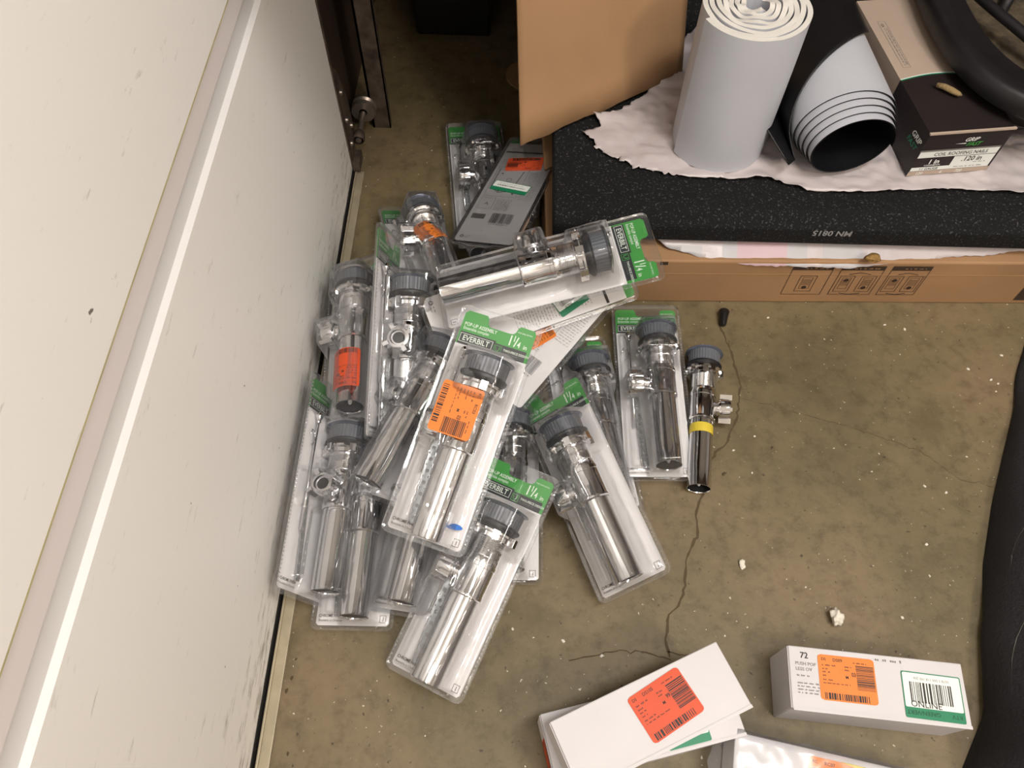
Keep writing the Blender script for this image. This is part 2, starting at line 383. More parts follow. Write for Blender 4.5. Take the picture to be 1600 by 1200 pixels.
# ------------------------------------------------------------------ blister pack: shell height field
PW,PL=.104,.289
NX,NY=53,145
X=np.linspace(-PW/2,PW/2,NX); Yg=np.linspace(-PL/2,PL/2,NY)
XX,YY=np.meshgrid(X,Yg)
AX,AZ=.009,.0315         # axis of the drain inside the pack
def smoothbox(x0,x1,y0,y1,h,s=.003):
    f=lambda t:np.clip(t/s,0,1)
    return h*np.minimum.reduce([f(XX-x0),f(x1-XX),f(YY-y0),f(y1-YY)])
Hf=np.full_like(XX,.0015)
Hf=np.maximum(Hf,smoothbox(-.043,.044,-.1365,.093,.007))
def dome(x,r,y0,y1,top,k=1.35):
    t=np.clip(1-((XX-x)/r)**2,0,1)**.5
    return np.where((YY>y0)&(YY<y1),top*np.clip(t*k,0,1),0)
Hf=np.maximum(Hf,dome(AX,.0225,-.1365,.088,.0515))
Hf=np.maximum(Hf,dome(AX,.0335,.032,.0885,.0640))
Hf=np.maximum(Hf,dome(-.022,.021,-.033,.010,.053))
Hf=np.maximum(Hf,dome(-.026,.007,-.125,.088,.018))
for _ in range(2):
    Hp=np.pad(Hf,1,mode='edge'); Hf=(Hp[1:-1,1:-1]*2+Hp[:-2,1:-1]+Hp[2:,1:-1]+Hp[1:-1,:-2]+Hp[1:-1,2:])/6
rim=(np.abs(XX)>PW/2-.003)|(np.abs(YY)>PL/2-.003)
Hf=np.where(rim,.0026,Hf)
def shell_mesh(seed,crush=.001):
    mb=MB(); vs=[];fs=[]
    R=.009
    for j in range(NY):
        dy=abs(Yg[j])-(PL/2-R); hw=PW/2-(R-sqrt(max(0,R*R-dy*dy)) if dy>0 else 0)
        for i in range(NX):
            x=X[i]/(PW/2)*hw; y=Yg[j]; z=Hf[j,i]
            nz=noise.noise(Vector((x*45+seed*3.1,y*45,seed)))
            cr=abs(noise.noise(Vector((x*95,y*60+seed,seed*1.7))))
            if z>.004: z+=nz*crush*min(1,z/.02)-cr*crush*.8
            vs.append((x,y,z+.0012))
    for j in range(NY-1):
        for i in range(NX-1):
            # the hang hole in the header stays open
            xc=(X[i]+X[i+1])/2; yc=(Yg[j]+Yg[j+1])/2
            if abs(xc-.003)<.014 and .128<yc<.134: continue
            if abs(xc-.003)<.004 and .128<yc<.138: continue
            a=j*NX+i; fs.append((a,a+1,a+NX+1,a+NX))
    mb.add(vs,fs,'clear',smooth=True)
    o=rrect(-PW/2,-PL/2,PW/2,PL/2,.009)
    mb.poly(o,-.0012,'clear')
    n=len(o); mb.add([(x,y,-.0012) for x,y in o]+[(x,y,.0038) for x,y in o],[(i,(i+1)%n,n+(i+1)%n,n+i) for i in range(n)],'clear',smooth=True)
    # crimped dots along the rim
    for sx in (-1,1):
        for k in range(54):
            y=-PL/2+.012+k*.005; x=sx*(PW/2-.0022)
            mb.box(x-.0009,y-.0012,.0036,x+.0009,y+.0012,.0046,'clear')
    me=mb.build('blister_shell'); d=me.data; bpy.data.objects.remove(me); return d
SHELLS=[shell_mesh(s,c) for s,c in ((1,.0012),(2,.002),(3,.0015))]

# printed card: header with the hang notch, both faces printed
def card_mesh():
    mb=MB()
    y1=.1385; y0=-.1385; xw=.046
    head=[(-xw,.0955),(xw,.0955),(xw,.133),(xw-.003,.137),(.026,y1-.001),(.023,.135),(.0215,.129),(.019,.1262),(.015,.1255),
          (-.009,.1255),(-.012,.1262),(-.0145,.129),(-.0155,.135),(-.018,y1),(-xw+.004,y1),(-xw,y1-.004)]
    body=[(-xw+.003,y0),(xw-.003,y0),(xw,y0+.003),(xw,.0955),(-xw,.0955),(-xw,y0+.003)]
    mb.poly(body,0,'card',h=.0006)
    mb.poly(head,0,'green',h=.0006)
    mb.poly([(-xw,.0955),(xw,.0955),(xw,.1255),(-xw,.1255)],-.0001,'card')       # the back of the header is white
    z=.0008
    mb.rect(-xw+.002,.0955,xw-.004,.1090,z,'black'); mb.rect(-xw+.002,.1080,.002,.1115,z,'black')
    z=.001
    mb.frame(-.0430,.0985,-.0010,.1095,z,.0006,'whiteink')
    mb.text('EVERBILT',-.022,.1009,z,.0096,'whiteink','CENTER',bold=.014,sx=.87)
    mb.poly(rrect(.0015,.0975,.0115,.1070,.001,2),z,'green'); mb.poly(rrect(.0022,.0982,.0108,.1063,.001,2),z+.0001,'black')
    mb.tube([(.0035,.1048,.0012),(.0045,.1008,.0012),(.0068,.0998,.0012),(.0088,.1018,.0012),(.009,.1055,.0012)],.0008,'green',n=4)
    mb.text('TWO-PIECE DESIGN',.0135,.1020,z,.0042,'whiteink',bold=.012,sx=.86)
    tiny(mb,.0135,.0990,.034,z,.0012,'greyink',3)
    mb.text('POP-UP ASSEMBLY',-.0425,.1195,z,.0064,'whiteink',bold=.014,sx=.80)
    mb.text('Ensemble complet',-.0425,.1145,z,.0056,'whiteink',bold=.008,sx=.80)
    mb.text('FOR SINK BOWL',.0235,.1290,z,.0028,'whiteink',sx=.9)
    mb.text('1',.0150,.1115,z,.0180,'whiteink',bold=.018,sx=.72); mb.text('1',.0208,.1175,z,.0105,'whiteink',bold=.02,sx=.75); mb.text('/',.0238,.1115,z,.0175,'whiteink',bold=.02,sx=.75); mb.text('4',.0277,.1115,z,.0105,'whiteink',bold=.02,sx=.75); mb.text('in',.0355,.1115,z,.0080,'whiteink',bold=.01,sx=.9)
    mb.text('CHROME FINISH',-.043,-.1285,z,.0052,'blackink',bold=.012,sx=.82); mb.text('Available in Chrome',-.043,-.1335,z,.0036,'blackink')
    mb.frame(.034,-.1345,.042,-.1255,z,.0005,'blackink'); mb.text('1',.0365,-.1325,z,.0070,'blackink',bold=.01)
    # back face, mirrored so that it reads from behind
    B=Matrix.Translation((0,0,-.0004))@Matrix.Diagonal((-1,1,-1,1))
    zb=0
    mb.frame(-.040,-.025,.014,.055,zb,.0004,'blackink',B); mb.frame(-.040,-.058,-.016,-.030,zb,.0004,'blackink',B)
    mb.tube([(-.036,.05,.0001),(-.036,.0,.0001),(-.02,-.015,.0001),(.0,-.01,.0001),(.006,.045,.0001)],.0005,'blackink',n=4,T=B)
    mb.lathe([(.004,-.0001),(.0045,-.0001),(.0045,.0001)],'blackink',B@Matrix.Translation((-.012,.02,0))@Matrix.Rotation(pi/2,4,'X'),n=16)
    for (a,b) in ((-.030,.035),(-.005,.01),(-.022,-.012),(.004,-.018)): mb.rect(a,b,a+.003,b+.003,zb,'blackink',B)
    mb.text('A',-.031,-.048,zb,.010,'blackink',T=B)
    for k in range(9): tiny(mb,-.012,-.060+k*.0032,.012,zb,.0016,'blackink',k,B)
    for k in range(18): tiny(mb,.018,-.030+k*.0042,.041,zb,.0016,'greyink',k+20,B)
    for k in range(4): tiny(mb,-.040,.064+k*.0042,.038,zb,.0018,'greyink',k+60,B)
    bars(mb,-.008,-.092,.028,-.068,zb,'blackink',B,seed=5); tiny(mb,-.006,-.096,.026,zb,.0022,'blackink',9,B)
    mb.rect(-.040,-.084,-.018,-.072,zb,'greyink',B)
    # recycling mark at the bottom corner
    for k in range(3):
        a=radians(90+120*k); b2=radians(90+120*(k+1)); c=(-.037,-.128)
        p=Vector((c[0]+.0042*cos(a),c[1]+.0042*sin(a),0)); q=Vector((c[0]+.0042*cos(b2),c[1]+.0042*sin(b2),0))
        mb.tube([p.lerp(q,.18),p.lerp(q,.82)],.0006,'blackink',n=4,T=B)
    tiny(mb,-.031,-.127,-.022,zb,.0018,'blackink',4,B); tiny(mb,-.031,-.131,-.024,zb,.0018,'blackink',7,B)
    mb.rect(-.044,.097,.044,.101,zb,'blackink',B)
    o=mb.build('printed_card'); d=o.data; bpy.data.objects.remove(o); return d
CARD=card_mesh()

# ---- the drain: everything along -y from the flange (t = distance below the flange top)
def mesh_of(fn,*a):
    mb=MB(); fn(mb,*a); o=mb.build('x'); d=o.data; bpy.data.objects.remove(o); return d
def P(prof): return [(r,-t) for r,t in prof]
def f_flange(mb,m='film'):
    mb.lathe(P([(.0001,0),(.010,.0002),(.020,.0012),(.0262,.003),(.0275,.0042),(.0265,.0052),(.019,.0072),(.017,.012)]),m,n=48)
    mb.lathe(P([(.017,.008),(.017,.044)]),'chromed',n=32)
def f_sleeve(mb):
    prof=P([(.0185,.0062),(.0228,.0063),(.0222,.0235),(.019,.0237)]); n=72; vs=[];fs=[]
    for r,y in prof:
        for i in range(n):
            a=2*pi*i/n; rr=r*(1+.022*(i%2)); vs.append((rr*cos(a),y,rr*sin(a)))
    for k in range(3):
        for i in range(n): fs.append((k*n+i,k*n+(i+1)%n,(k+1)*n+(i+1)%n,(k+1)*n+i))
    mb.add(vs,fs,'sleeve')
def f_gasket(mb): mb.lathe(P([(.018,.0235),(.0235,.024),(.0258,.026),(.0255,.0285),(.0215,.0325),(.018,.033)]),'rubber',n=40)
def f_nut(mb):
    mb.lathe(P([(.0175,.033),(.0245,.0335),(.0260,.035),(.0260,.0375),(.0232,.039),(.0230,.044),(.0205,.0452),(.0175,.0455)]),'chrome',n=40)
    for k in range(6):
        T=Matrix.Rotation(2*pi*k/6+.3,4,'Y')
        mb.box(-.0035,-.0445,.0215,.0035,-.0345,.0280,'chrome',T)
def f_body(mb):
    prof=[(.0176,.045)]
    t=.046
    while t<.066: prof+=[(.0187,t+.0006),(.0177,t+.0014)]; t+=.0017
    prof+=[(.0183,.067),(.0183,.074),(.0190,.0745),(.0190,.079),(.0184,.0795),(.0184,.112),(.0186,.1125),(.0186,.1155),(.0165,.117)]
    mb.lathe(P(prof),'chrome',n=40)
def f_port(mb):
    T=Matrix.Translation((0,-.094,0))@Matrix.Rotation(pi/2,4,'Z')     # y of the lathe becomes -x
    mb.lathe([(.0095,.012),(.0095,.020),(.0108,.0205),(.0108,.036),(.0075,.0362),(.0075,.026)],'chrome',T,n=24)
    mb.lathe([(.0074,.0335),(.0,.0325)],'hollow',T,n=20)
def f_wing(mb):
    T=Matrix.Translation((0,-.094,0))@Matrix.Rotation(pi/2,4,'Z')
    mb.lathe([(.0112,.0225),(.0142,.023),(.0147,.025),(.0143,.036),(.0134,.0388),(.0102,.0392),(.0092,.036)],'chrome',T,n=28)
    for k in range(4):
        TT=T@Matrix.Rotation(pi/2*k+.5,4,'Y'); mb.box(-.0026,.0235,.0132,.0026,.0405,.0205,'chrome',TT)
def f_tail(mb):
    mb.lathe(P([(.0164,.112),(.0160,.1165),(.0160,.190),(.0160,.2185),(.0163,.2195),(.0155,.2195),(.0152,.2185)]),'chrome',n=48)
def f_end(mb):
    mb.lathe(P([(.0151,.217),(.0151,.205),(.0,.205)]),'hollow',n=40)
    mb.lathe(P([(.0022,.2045),(.0024,.213),(.0015,.2152),(.0,.2155)]),'whiteplastic',n=14)
def f_tape(mb): mb.lathe(P([(.0164,.125),(.0165,.1255),(.0165,.1385),(.0164,.139)]),'yellow',n=40)
def f_strap(mb):
    # perforated flat strap lying beside the tube
    w=.0046; L=.112; y=-L; c=.0140; th=.0012
    def cell(y0,hole):
        y1=y0+c; cy=(y0+y1)/2; n=12
        o=[];i_=[]
        for k in range(n):
            a=2*pi*k/n+pi/12; dx,dy=cos(a),sin(a); s=min(w/max(abs(dx),1e-6),(c/2)/max(abs(dy),1e-6))
            o.append((dx*s,cy+dy*s)); i_.append((dx*.0023,cy+dy*.0023))
        for z,fl in ((0,1),(th,0)):
            vs=[(x,yy,z) for x,yy in o]+[(x,yy,z) for x,yy in i_]
            mb.add(vs,[(k,(k+1)%n,n+(k+1)%n,n+k) for k in range(n)],'strapmetal')
        mb.add([(x,yy,0) for x,yy in i_]+[(x,yy,th) for x,yy in i_],[(k,(k+1)%n,n+(k+1)%n,n+k) for k in range(n)],'chromed')
    k=0
    while y<-.0001: cell(y,True); y+=c
    mb.box(-w,-L,0,-w+.0003,-.003,th,'chromed'); mb.box(w-.0003,-L,0,w,-.003,th,'chromed')
def f_rod(mb):
    mb.tube([(0,-.150,0),(0,0,0)],.0015,'chrome',n=8)
def f_knob(mb):
    mb.lathe([(.0,.0095),(.003,.009),(.0052,.006),(.0055,.004),(.004,.0005),(.0025,-.002),(.0032,-.004),(.0025,-.006),(.0,-.006)],'chrome',n=20)
def f_clip(mb):
    mb.tube([(0,0,0),(.004,.002,0),(.005,.010,.001),(.004,.018,0),(-.002,.020,0),(-.004,.012,0)],.0007,'chrome',n=6)
DM=dict(flange=mesh_of(f_flange),flange_c=mesh_of(f_flange,'chromed'),sleeve=mesh_of(f_sleeve),gasket=mesh_of(f_gasket),lock_nut=mesh_of(f_nut),body=mesh_of(f_body),
        side_port=mesh_of(f_port),wing_nut=mesh_of(f_wing),tailpiece=mesh_of(f_tail),tube_end=mesh_of(f_end),tape_band=mesh_of(f_tape),
        perforated_strap=mesh_of(f_strap),lift_rod=mesh_of(f_rod),knob=mesh_of(f_knob),spring_clip=mesh_of(f_clip))
def inst(name,me,parent,m=None):
    o=bpy.data.objects.new(name,me); COL.objects.link(o); o.parent=parent
    if m is not None: o.matrix_basis=m
    return o

# ---- price labels
def price_label(code,num,m='orange',w=.060,h=.0455,seed=1,curve=0,short='',cx=0):
    """landscape label, centre at origin; curve bends it round a tube of that radius lying along y (or x if negative)"""
    mb=MB()
    nx=16; pts=[]
    base=rrect(-w/2,-h/2,w/2,h/2,.0022,3)
    vs=[];fs=[]
    for i in range(nx+1):
        for j in range(nx+1):
            vs.append((-w/2+w*i/nx,-h/2+h*j/nx,0))
    for i in range(nx):
        for j in range(nx): a=i*(nx+1)+j; fs.append((a,a+nx+1,a+nx+2,a+1))
    # rounded look: pull the four corners in
    for c,(i,j) in {0:(0,0),1:(nx,0),2:(0,nx),3:(nx,nx)}.items():
        k=i*(nx+1)+j; x,y,z=vs[k]; vs[k]=(x*.965,y*.955,z)
    mb.add(vs,fs,m,smooth=True)
    z=.0002
    ink='blackink'
    mb.text(short or code[:2],-w/2+.004,h/2-.0065,z,.0045,ink,bold=.01); mb.text(code,-w/2+.017,h/2-.0068,z,.0050,ink,bold=.01)
    tiny(mb,-w/2+.0045,h/2-.0125,-w/2+.020,z,.0020,ink,seed)
    tiny(mb,-w/2+.0045,h/2-.0165,-w/2+.011,z,.0018,ink,seed+1); tiny(mb,-w/2+.0045,h/2-.0200,-w/2+.016,z,.0018,ink,seed+2)
    tiny(mb,-w/2+.0045,h/2-.0240,-w/2+.012,z,.0018,ink,seed+3); tiny(mb,-w/2+.0045,h/2-.0285,-w/2+.019,z,.0018,ink,seed+4)
    tiny(mb,-w/2+.0045,h/2-.0320,-w/2+.036,z,.0016,ink,seed+5)
    tiny(mb,-.002,h/2-.0125,.007,z,.0018,ink,seed+6); tiny(mb,-.002,h/2-.0160,.005,z,.0018,ink,seed+7); tiny(mb,.008,h/2-.007,.024,z,.0016,ink,seed+8)
    mb.text('M',-.002,h/2-.0245,z,.0045,ink,bold=.02); mb.text(num,.005,h/2-.0215,z,.0062,ink,bold=.02,sx=.8)
    bars(mb,.0105,-h/2+.0145,w/2-.0015,h/2-.0085,z,ink,vert=False,seed=seed)
    bars(mb,-w/2+.005,-h/2+.0015,w/2-.008,-h/2+.0085,z,ink,vert=True,seed=seed+1)
    return mb
def bend(mb,R,axis='y',ox=0):
    out=[]
    for (x,y,z) in mb.v:
        if axis=='y': a=(x-ox)/R; out.append(((R+z)*sin(a)+ox,y,(R+z)*cos(a)-R))
        else: a=(y-ox)/R; out.append((x,(R+z)*sin(a)+ox,(R+z)*cos(a)-R))
    mb.v=out; return mb
def rtv_label(w=.050,h=.036,text=True,seed=3):
    mb=MB(); mb.poly(rrect(-w/2,-h/2,w/2,h/2,.002,3),0,'rtv'); mb.poly(rrect(-w/2+.0009,-h/2+.0085,w/2-.0009,h/2-.0009,.0015,3),.0001,'label')
    bars(mb,-w/2+.008,-h/2+.0125,w/2-.006,h/2-.009,.0002,'blackink',seed=seed); 
    R=Matrix.Rotation(pi,4,'Z')
    tiny(mb,-w/2+.009,h/2-.006,w/2-.010,.0002,.0018,'greyink',seed)
    if text:
        mb.text('RTV',-w/2+.011,-h/2+.0065,.0002,.0065,'rtvdark',T=R@Matrix.Translation((0,0,0)) if False else None,rot=0)
    return mb

# ---- assemble one prototype pack, then copy it
PROTO=None
def parts_of(o): return [c for c in COL.objects if c.parent==o]
def make_proto():
    root=empty('blister_pack')
    inst('printed_card',CARD,root); inst('clear_shell',SHELLS[0],root,Matrix.Translation((0,0,.0004)))
    dr=inst('drain_body',DM['body'],root,Matrix.Translation((AX,.0850,AZ))@Matrix.Diagonal((1.12,1,1.12,1)))
    for nm in ('flange','sleeve','gasket','lock_nut','side_port','wing_nut','tailpiece','tube_end'): inst(nm,DM[nm],dr)
    inst('perforated_strap',DM['perforated_strap'],root,Matrix.Translation((-.0255,-.014,.006))@Matrix.Rotation(radians(4),4,'Z')@Matrix.Rotation(radians(12),4,'Y'))
    rd=inst('lift_rod',DM['lift_rod'],root,Matrix.Translation((-.029,.083,.008)))
    inst('knob',DM['knob'],rd)
    inst('spring_clip',DM['spring_clip'],root,Matrix.Translation((-.036,.045,.007)))
    return root
def dup(root):
    r=root.copy(); COL.objects.link(r)
    for c in list(root.children):
        k=c.copy(); COL.objects.link(k); k.parent=r
        for g_ in list(c.children):
            q=g_.copy(); COL.objects.link(q); q.parent=k
    return r
def child(o,n):
    for c in o.children:
        if c.name.split('.')[0]==n: return c
proto=make_proto(); used=False
GRP='sealed drain packs in the heap on the floor'
def pack(p,y,n,label,shell=0,spin=0,chromeflange=False,dz=0):
    """p centre of the card, y direction of the header, n the side the bubble faces"""
    global used
    bpy.context.view_layer.update()
    o=dup(proto)
    C0=Vector((0,0,CAM_H)); p=C0+(Vector(p)-C0)*((CAM_H-p[2]-dz)/(CAM_H-p[2]))
    o.matrix_world=pose(p,y,n)
    tag(o,label,'blister pack',GRP)
    child(o,'clear_shell').data=SHELLS[shell]
    d_=child(o,'drain_body')
    if spin: d_.matrix_basis=d_.matrix_basis@Matrix.Rotation(radians(spin),4,'Y')
    return o
def stick(pk,mb,name,x,y,z,rot=0,tilt=(0,0),label=None):
    o=mb.build(name,pk); o.matrix_basis=Matrix.Translation((x,y,z))@Matrix.Rotation(radians(rot),4,'Z')@Matrix.Rotation(radians(tilt[0]),4,'X')@Matrix.Rotation(radians(tilt[1]),4,'Y')
    if label: o['label']=label
    return o

def packd(t,zt,b,zb,n,label,**k):
    # from the drain's two ends
    A=at(*t,zt); B=at(*b,zb); y=(A-B).normalized(); Mx=pose((0,0,0),y,n).to_3x3()
    off=Mx@Vector((AX,-.0175,AZ)); return pack((A+B)/2-off,y,n,label,**k)

p_center=pack((-.0665,.4258,.178),(.29,.90,.33),(-.10,-.32,.94),'clear pack on top of the heap with a large orange label across its front',shell=1)
stick(p_center,price_label('RC03','03',w=.060,h=.050,seed=3,short='RC'),'price_label',-.003,.010,.0555,-90,(0,0),'orange price label')
b=MB(); b.poly([(.009*cos(a*pi/8)*(1-.3*sin(a*pi/8)),.0035*sin(a*pi/8)) for a in range(16)],0,'blueink'); stick(p_center,b,'ink_mark',.032,-.113,.0095,10,(0,0),'blue ink smear')
p_low=pack((-.0479,.2914,.050),(.38,.89,.22),(-.15,-.15,.98),'clear pack nearest the camera, green header half covered by the one above it',dz=.014)
p_rf=pack((.0957,.4172,.048),(-.40,.91,.10),(-.50,-.28,.80),'clear pack slanting down to the right at the front right of the heap',shell=1,dz=.018)
p_right=pack((.190,.582,.022),(-.03,1,.03),(-.03,-.04,1),'clear pack lying upright in view just left of the loose unpackaged drain')
p_top=pack((.028,.6568,.186),(.955,.20,.20),(-.22,-.12,.97),'clear pack lying crosswise on the heap, its green header pointing right',shell=1,dz=.02)
p_A=pack((.0061,.6443,.148),(.92,.39,.08),(-.07,.34,-.94),'face-down pack right under the topmost crosswise pack, green return label on its back',shell=2,dz=.006)
stick(p_A,rtv_label(.046,.034),'return_label',-.020,.050,-.0018,75,(180,0),'white and green return label')
p_B=pack((.0482,.6431,.108),(.61,.76,.23),(.17,.15,-.97),'face-down diagonal pack, orange label tip showing right of the green header on top',shell=2,dz=.0)
stick(p_B,price_label('RC05','03',w=.050,h=.040,seed=8,short='RC'),'price_label',.012,-.035,-.0018,20,(180,0),'orange price label')
p_far=pack((-.0868,.991,.010),(-.14,.98,.05),(.03,-.05,1),'shaded clear pack farthest back on the bare floor, left of the cardboard flap')
p_E=pack((-.0278,.9307,.064),(.28,.94,-.14),(.16,-.18,-.97),'face-down pack beside the black mat, red orange label and barcode label on its back',shell=2,dz=.035)
stick(p_E,price_label('DS05','09','dkorange',w=.060,h=.036,seed=12,short='DS'),'price_label',.0,.065,-.0018,-8,(180,0),'red orange price label')
stick(p_E,rtv_label(.064,.024,False,5),'barcode_label',.002,-.002,-.0020,-170,(180,0),'white barcode label with green edge')
p_H=pack((-.2415,.6341,.050),(-.11,.99,-.02),(-.34,-.01,.94),'clear pack near the door, red orange label round the lower end of its tube',dz=.03)
stick(p_H,bend(price_label('DS08','08','redorange',w=.046,h=.060,seed=15,short='DS'),.0225,'y'),'price_label',AX,-.085,.0535,180,(0,0),'red orange price label')
p_G=pack(at(600,525,.127),(-.01,.92,.38),(.97,-.04,.16),'clear pack standing on its long edge, right of the red orange labelled tube',shell=2)
p_I=pack((-.2600,.3900,.0620),(.0,.99,.06),(.93,-.05,.36),'clear pack standing on its long edge against the garage door, leftmost in the heap',shell=1)
p_F=packd((655,322),.062,(697,449),.125,(.1,.35,.90),'clear pack behind the heap, orange label wrapped on its drain, end tipped up',shell=1)
stick(p_F,bend(price_label('RC07','03',w=.050,h=.046,seed=19,short='RC'),.024,'y'),'price_label',AX,-.010,.0535,200,(0,0),'orange price label')
p_J=pack((-.1993,.3648,.022),(-.01,1,.04),(-.07,-.04,1),'clear pack flat on the floor just right of the one standing against the door')
p_K=pack((-.1088,.3742,.056),(.16,.98,.08),(-.29,-.03,.96),'clear pack with bright tubes showing below the lower left corner of the big-label pack',dz=-.010)
p_L=pack((-.1356,.5131,.070),(.37,.93,.06),(-.30,.06,.95),'clear pack with dark tube between the edge-standing pack and the big-label pack',shell=1,dz=.012)
p_M=pack((-.0166,.4321,.012),(-.02,1,0),(0,0,1),'clear pack at the heap bottom, only its lower right corner clearly showing',shell=1)
p_N=pack((.0987,.5323,.010),(-.17,.98,-.02),(.1,.09,.99),'clear pack with dark flange between the two packs on the right of the heap')
for c in list(proto.children):
    for g_ in list(c.children): bpy.data.objects.remove(g_)
    bpy.data.objects.remove(c)
bpy.data.objects.remove(proto)
for o_,nm in ((p_H,'flange'),(p_top,'flange')):
    for c in child(o_,'drain_body').children:
        if c.name.startswith('flange'): c.data=DM['flange_c']

# ---- the loose drain
ld=empty('pop_up_drain')
a=at(1100,556,.024); b_=at(1090,798,.016)
yv=(a-b_).normalized()
ld.matrix_world=pose(a+Vector((0,.004,.004)),yv,(0,0,1))
tag(ld,'loose chrome pop-up drain without packaging on bare concrete, yellow tape band round its tube','drain')
k=inst('drain_body',DM['body'],ld,Matrix.Rotation(radians(172),4,'Y'))
fl=inst('flange',DM['flange'],ld); inst('sleeve',DM['sleeve'],ld); inst('gasket',DM['gasket'],ld); inst('lock_nut',DM['lock_nut'],ld)
sp=inst('side_port',DM['side_port'],ld,Matrix.Rotation(radians(172),4,'Y')); inst('wing_nut',DM['wing_nut'],sp)
tp=inst('tailpiece',DM['tailpiece'],ld); inst('tube_end',DM['tube_end'],tp); inst('tape_band',DM['tape_band'],ld)['label']='yellow tape band'

# ------------------------------------------------------------------ flat box, sheets and mat at the back right
yaw=radians(2.3)
TB=Matrix.Translation((.2,.757,0))@Matrix.Rotation(yaw,4,'Z')
BT=.100
b=MB(); b.box(-.17,0,0,1.5,.62,BT,'cardboard')
bx=b.build('cardboard_box',bevel=.003); bx.matrix_world=TB
tag(bx,'long flat brown cardboard box on the floor under the black rubber mat','cardboard box')
pr=MB(); TF=Matrix.Rotation(pi/2,4,'X')      # x stays, y becomes z, z becomes -y
def bxp(px,py):                               # a point on the front face of the box from the photograph's layout
    dd=ray(px,py); o_=TB.inverted()@Vector((0,0,CAM_H)); dr_=TB.inverted().to_3x3()@dd; t=-o_.y/dr_.y
    q=o_+dr_*t; return q.x,q.z
for (x0,x1) in ((1222,1284),(1296,1362),(1372,1432)):
    a0=bxp(x0,453)[0]; a1=bxp(x1,453)[0]; zt=.092; zb=.022
    pr.frame(a0,zb,a1,zt,.0006,.0009,'boxink',TF); pr.rect(a0,zt-.010,a1,zt,.0007,'boxink',TF); tiny(pr,a0+.02,zt-.007,a1-.006,.0009,.003,'cardboard',3,TF)
    n=1 if x0==1222 else 2; w_=(a1-a0)
    for k in range(n):
        cx=a0+w_*((k+.5)/n); hw=.013 if n==1 else .0115
        pr.frame(cx-hw,.030,cx+hw,.068,.0006,.0008,'boxink',TF); pr.frame(cx-hw*.6,.037,cx+hw*.6,.064,.0006,.0006,'boxink',TF)
        pr.poly([(cx+.004*cos(i*pi/4),(.040 if (n==1 or k) else .058)+.004*sin(i*pi/4)) for i in range(8)],.0008,'boxink',TF)
        for q in range(5): pr.rect(cx-hw*.5,.046+q*.003,cx+hw*.5,.0468+q*.003,.0006,'boxink',TF)
    if n==2:
        for zz in (.072,.026): pr.tube([(a0+w_*.25,zz,.0005),(a0+w_*.5,zz+(.004 if zz>.05 else -.003),.0005),(a0+w_*.75,zz,.0005)],.0005,'boxink',n=4,T=TF)
pr.build('printed_diagrams',bx); pr=MB(); x0=bxp(1590,460)[0]; pr.rect(x0,.010,x0+.12,.072,.0006,'boxink',TF)
pr.build('black_print',bx)
# crease line near the top of the face and a dark slit at its top left
c=MB(); c.box(-.16,-.0006,.070,1.5,.0002,.0712,'cardedge'); c.rect(-.0,BT-.008,.012,BT-.001,.0007,'boxink',TF); c.build('crease',bx)

def cloth_sheet(name,outline,z0,mt,amp=.004,res=70,seed=1,zf=None,edge=None,thick=.0006):
    """crumpled film whose outline is a polygon on a surface at height z0; outline given in world xy"""
    xs=[p[0] for p in outline]; ys=[p[1] for p in outline]
    x0,x1,y0,y1=min(xs),max(xs),min(ys),max(ys); st=max(x1-x0,y1-y0)/res
    bm=bmesh.new(); vs=[bm.verts.new((x,y,0)) for x,y in outline]; f=bm.faces.new(vs)
    if f.normal.z<0: f.normal_flip()
    for axis,lo,hi in ((0,x0,x1),(1,y0,y1)):
        k=lo+st
        while k<hi:
            co=Vector((k,0,0)) if axis==0 else Vector((0,k,0)); no=Vector((1,0,0)) if axis==0 else Vector((0,1,0))
            bmesh.ops.bisect_plane(bm,geom=bm.verts[:]+bm.edges[:]+bm.faces[:],plane_co=co,plane_no=no); k+=st
    for v in bm.verts:
        x,y=v.co.x,v.co.y; b0=z0 if zf is None else zf(x,y)
        w_=.8*abs(noise.noise(Vector((x*14+.6*noise.noise(Vector((x*9,y*9,3))),y*22,seed))))+.45*abs(noise.noise(Vector((x*45,y*60,seed+4))))+.18*abs(noise.noise(Vector((x*120,y*90,seed))))
        v.co.z=b0+.0012+amp*w_
    me=bpy.data.meshes.new(name); bm.to_mesh(me); bm.free()
    me.materials.append(M[mt]); me.polygons.foreach_set('use_smooth',[True]*len(me.polygons))
    o=bpy.data.objects.new(name,me); COL.objects.link(o)
    so=o.modifiers.new('thick','SOLIDIFY'); so.thickness=thick; so.offset=1
    return o
def jag(pts,amp,seed,st=.006):
    r=random.Random(seed); out=[]
    for a,b in zip(pts,pts[1:]):
        n=max(1,int((Vector(b)-Vector(a)).length/st))
        for i in range(n):
            t=i/n; out.append((a[0]+(b[0]-a[0])*t+r.gauss(0,amp),a[1]+(b[1]-a[1])*t+r.gauss(0,amp)))
    out.append(pts[-1]); return out
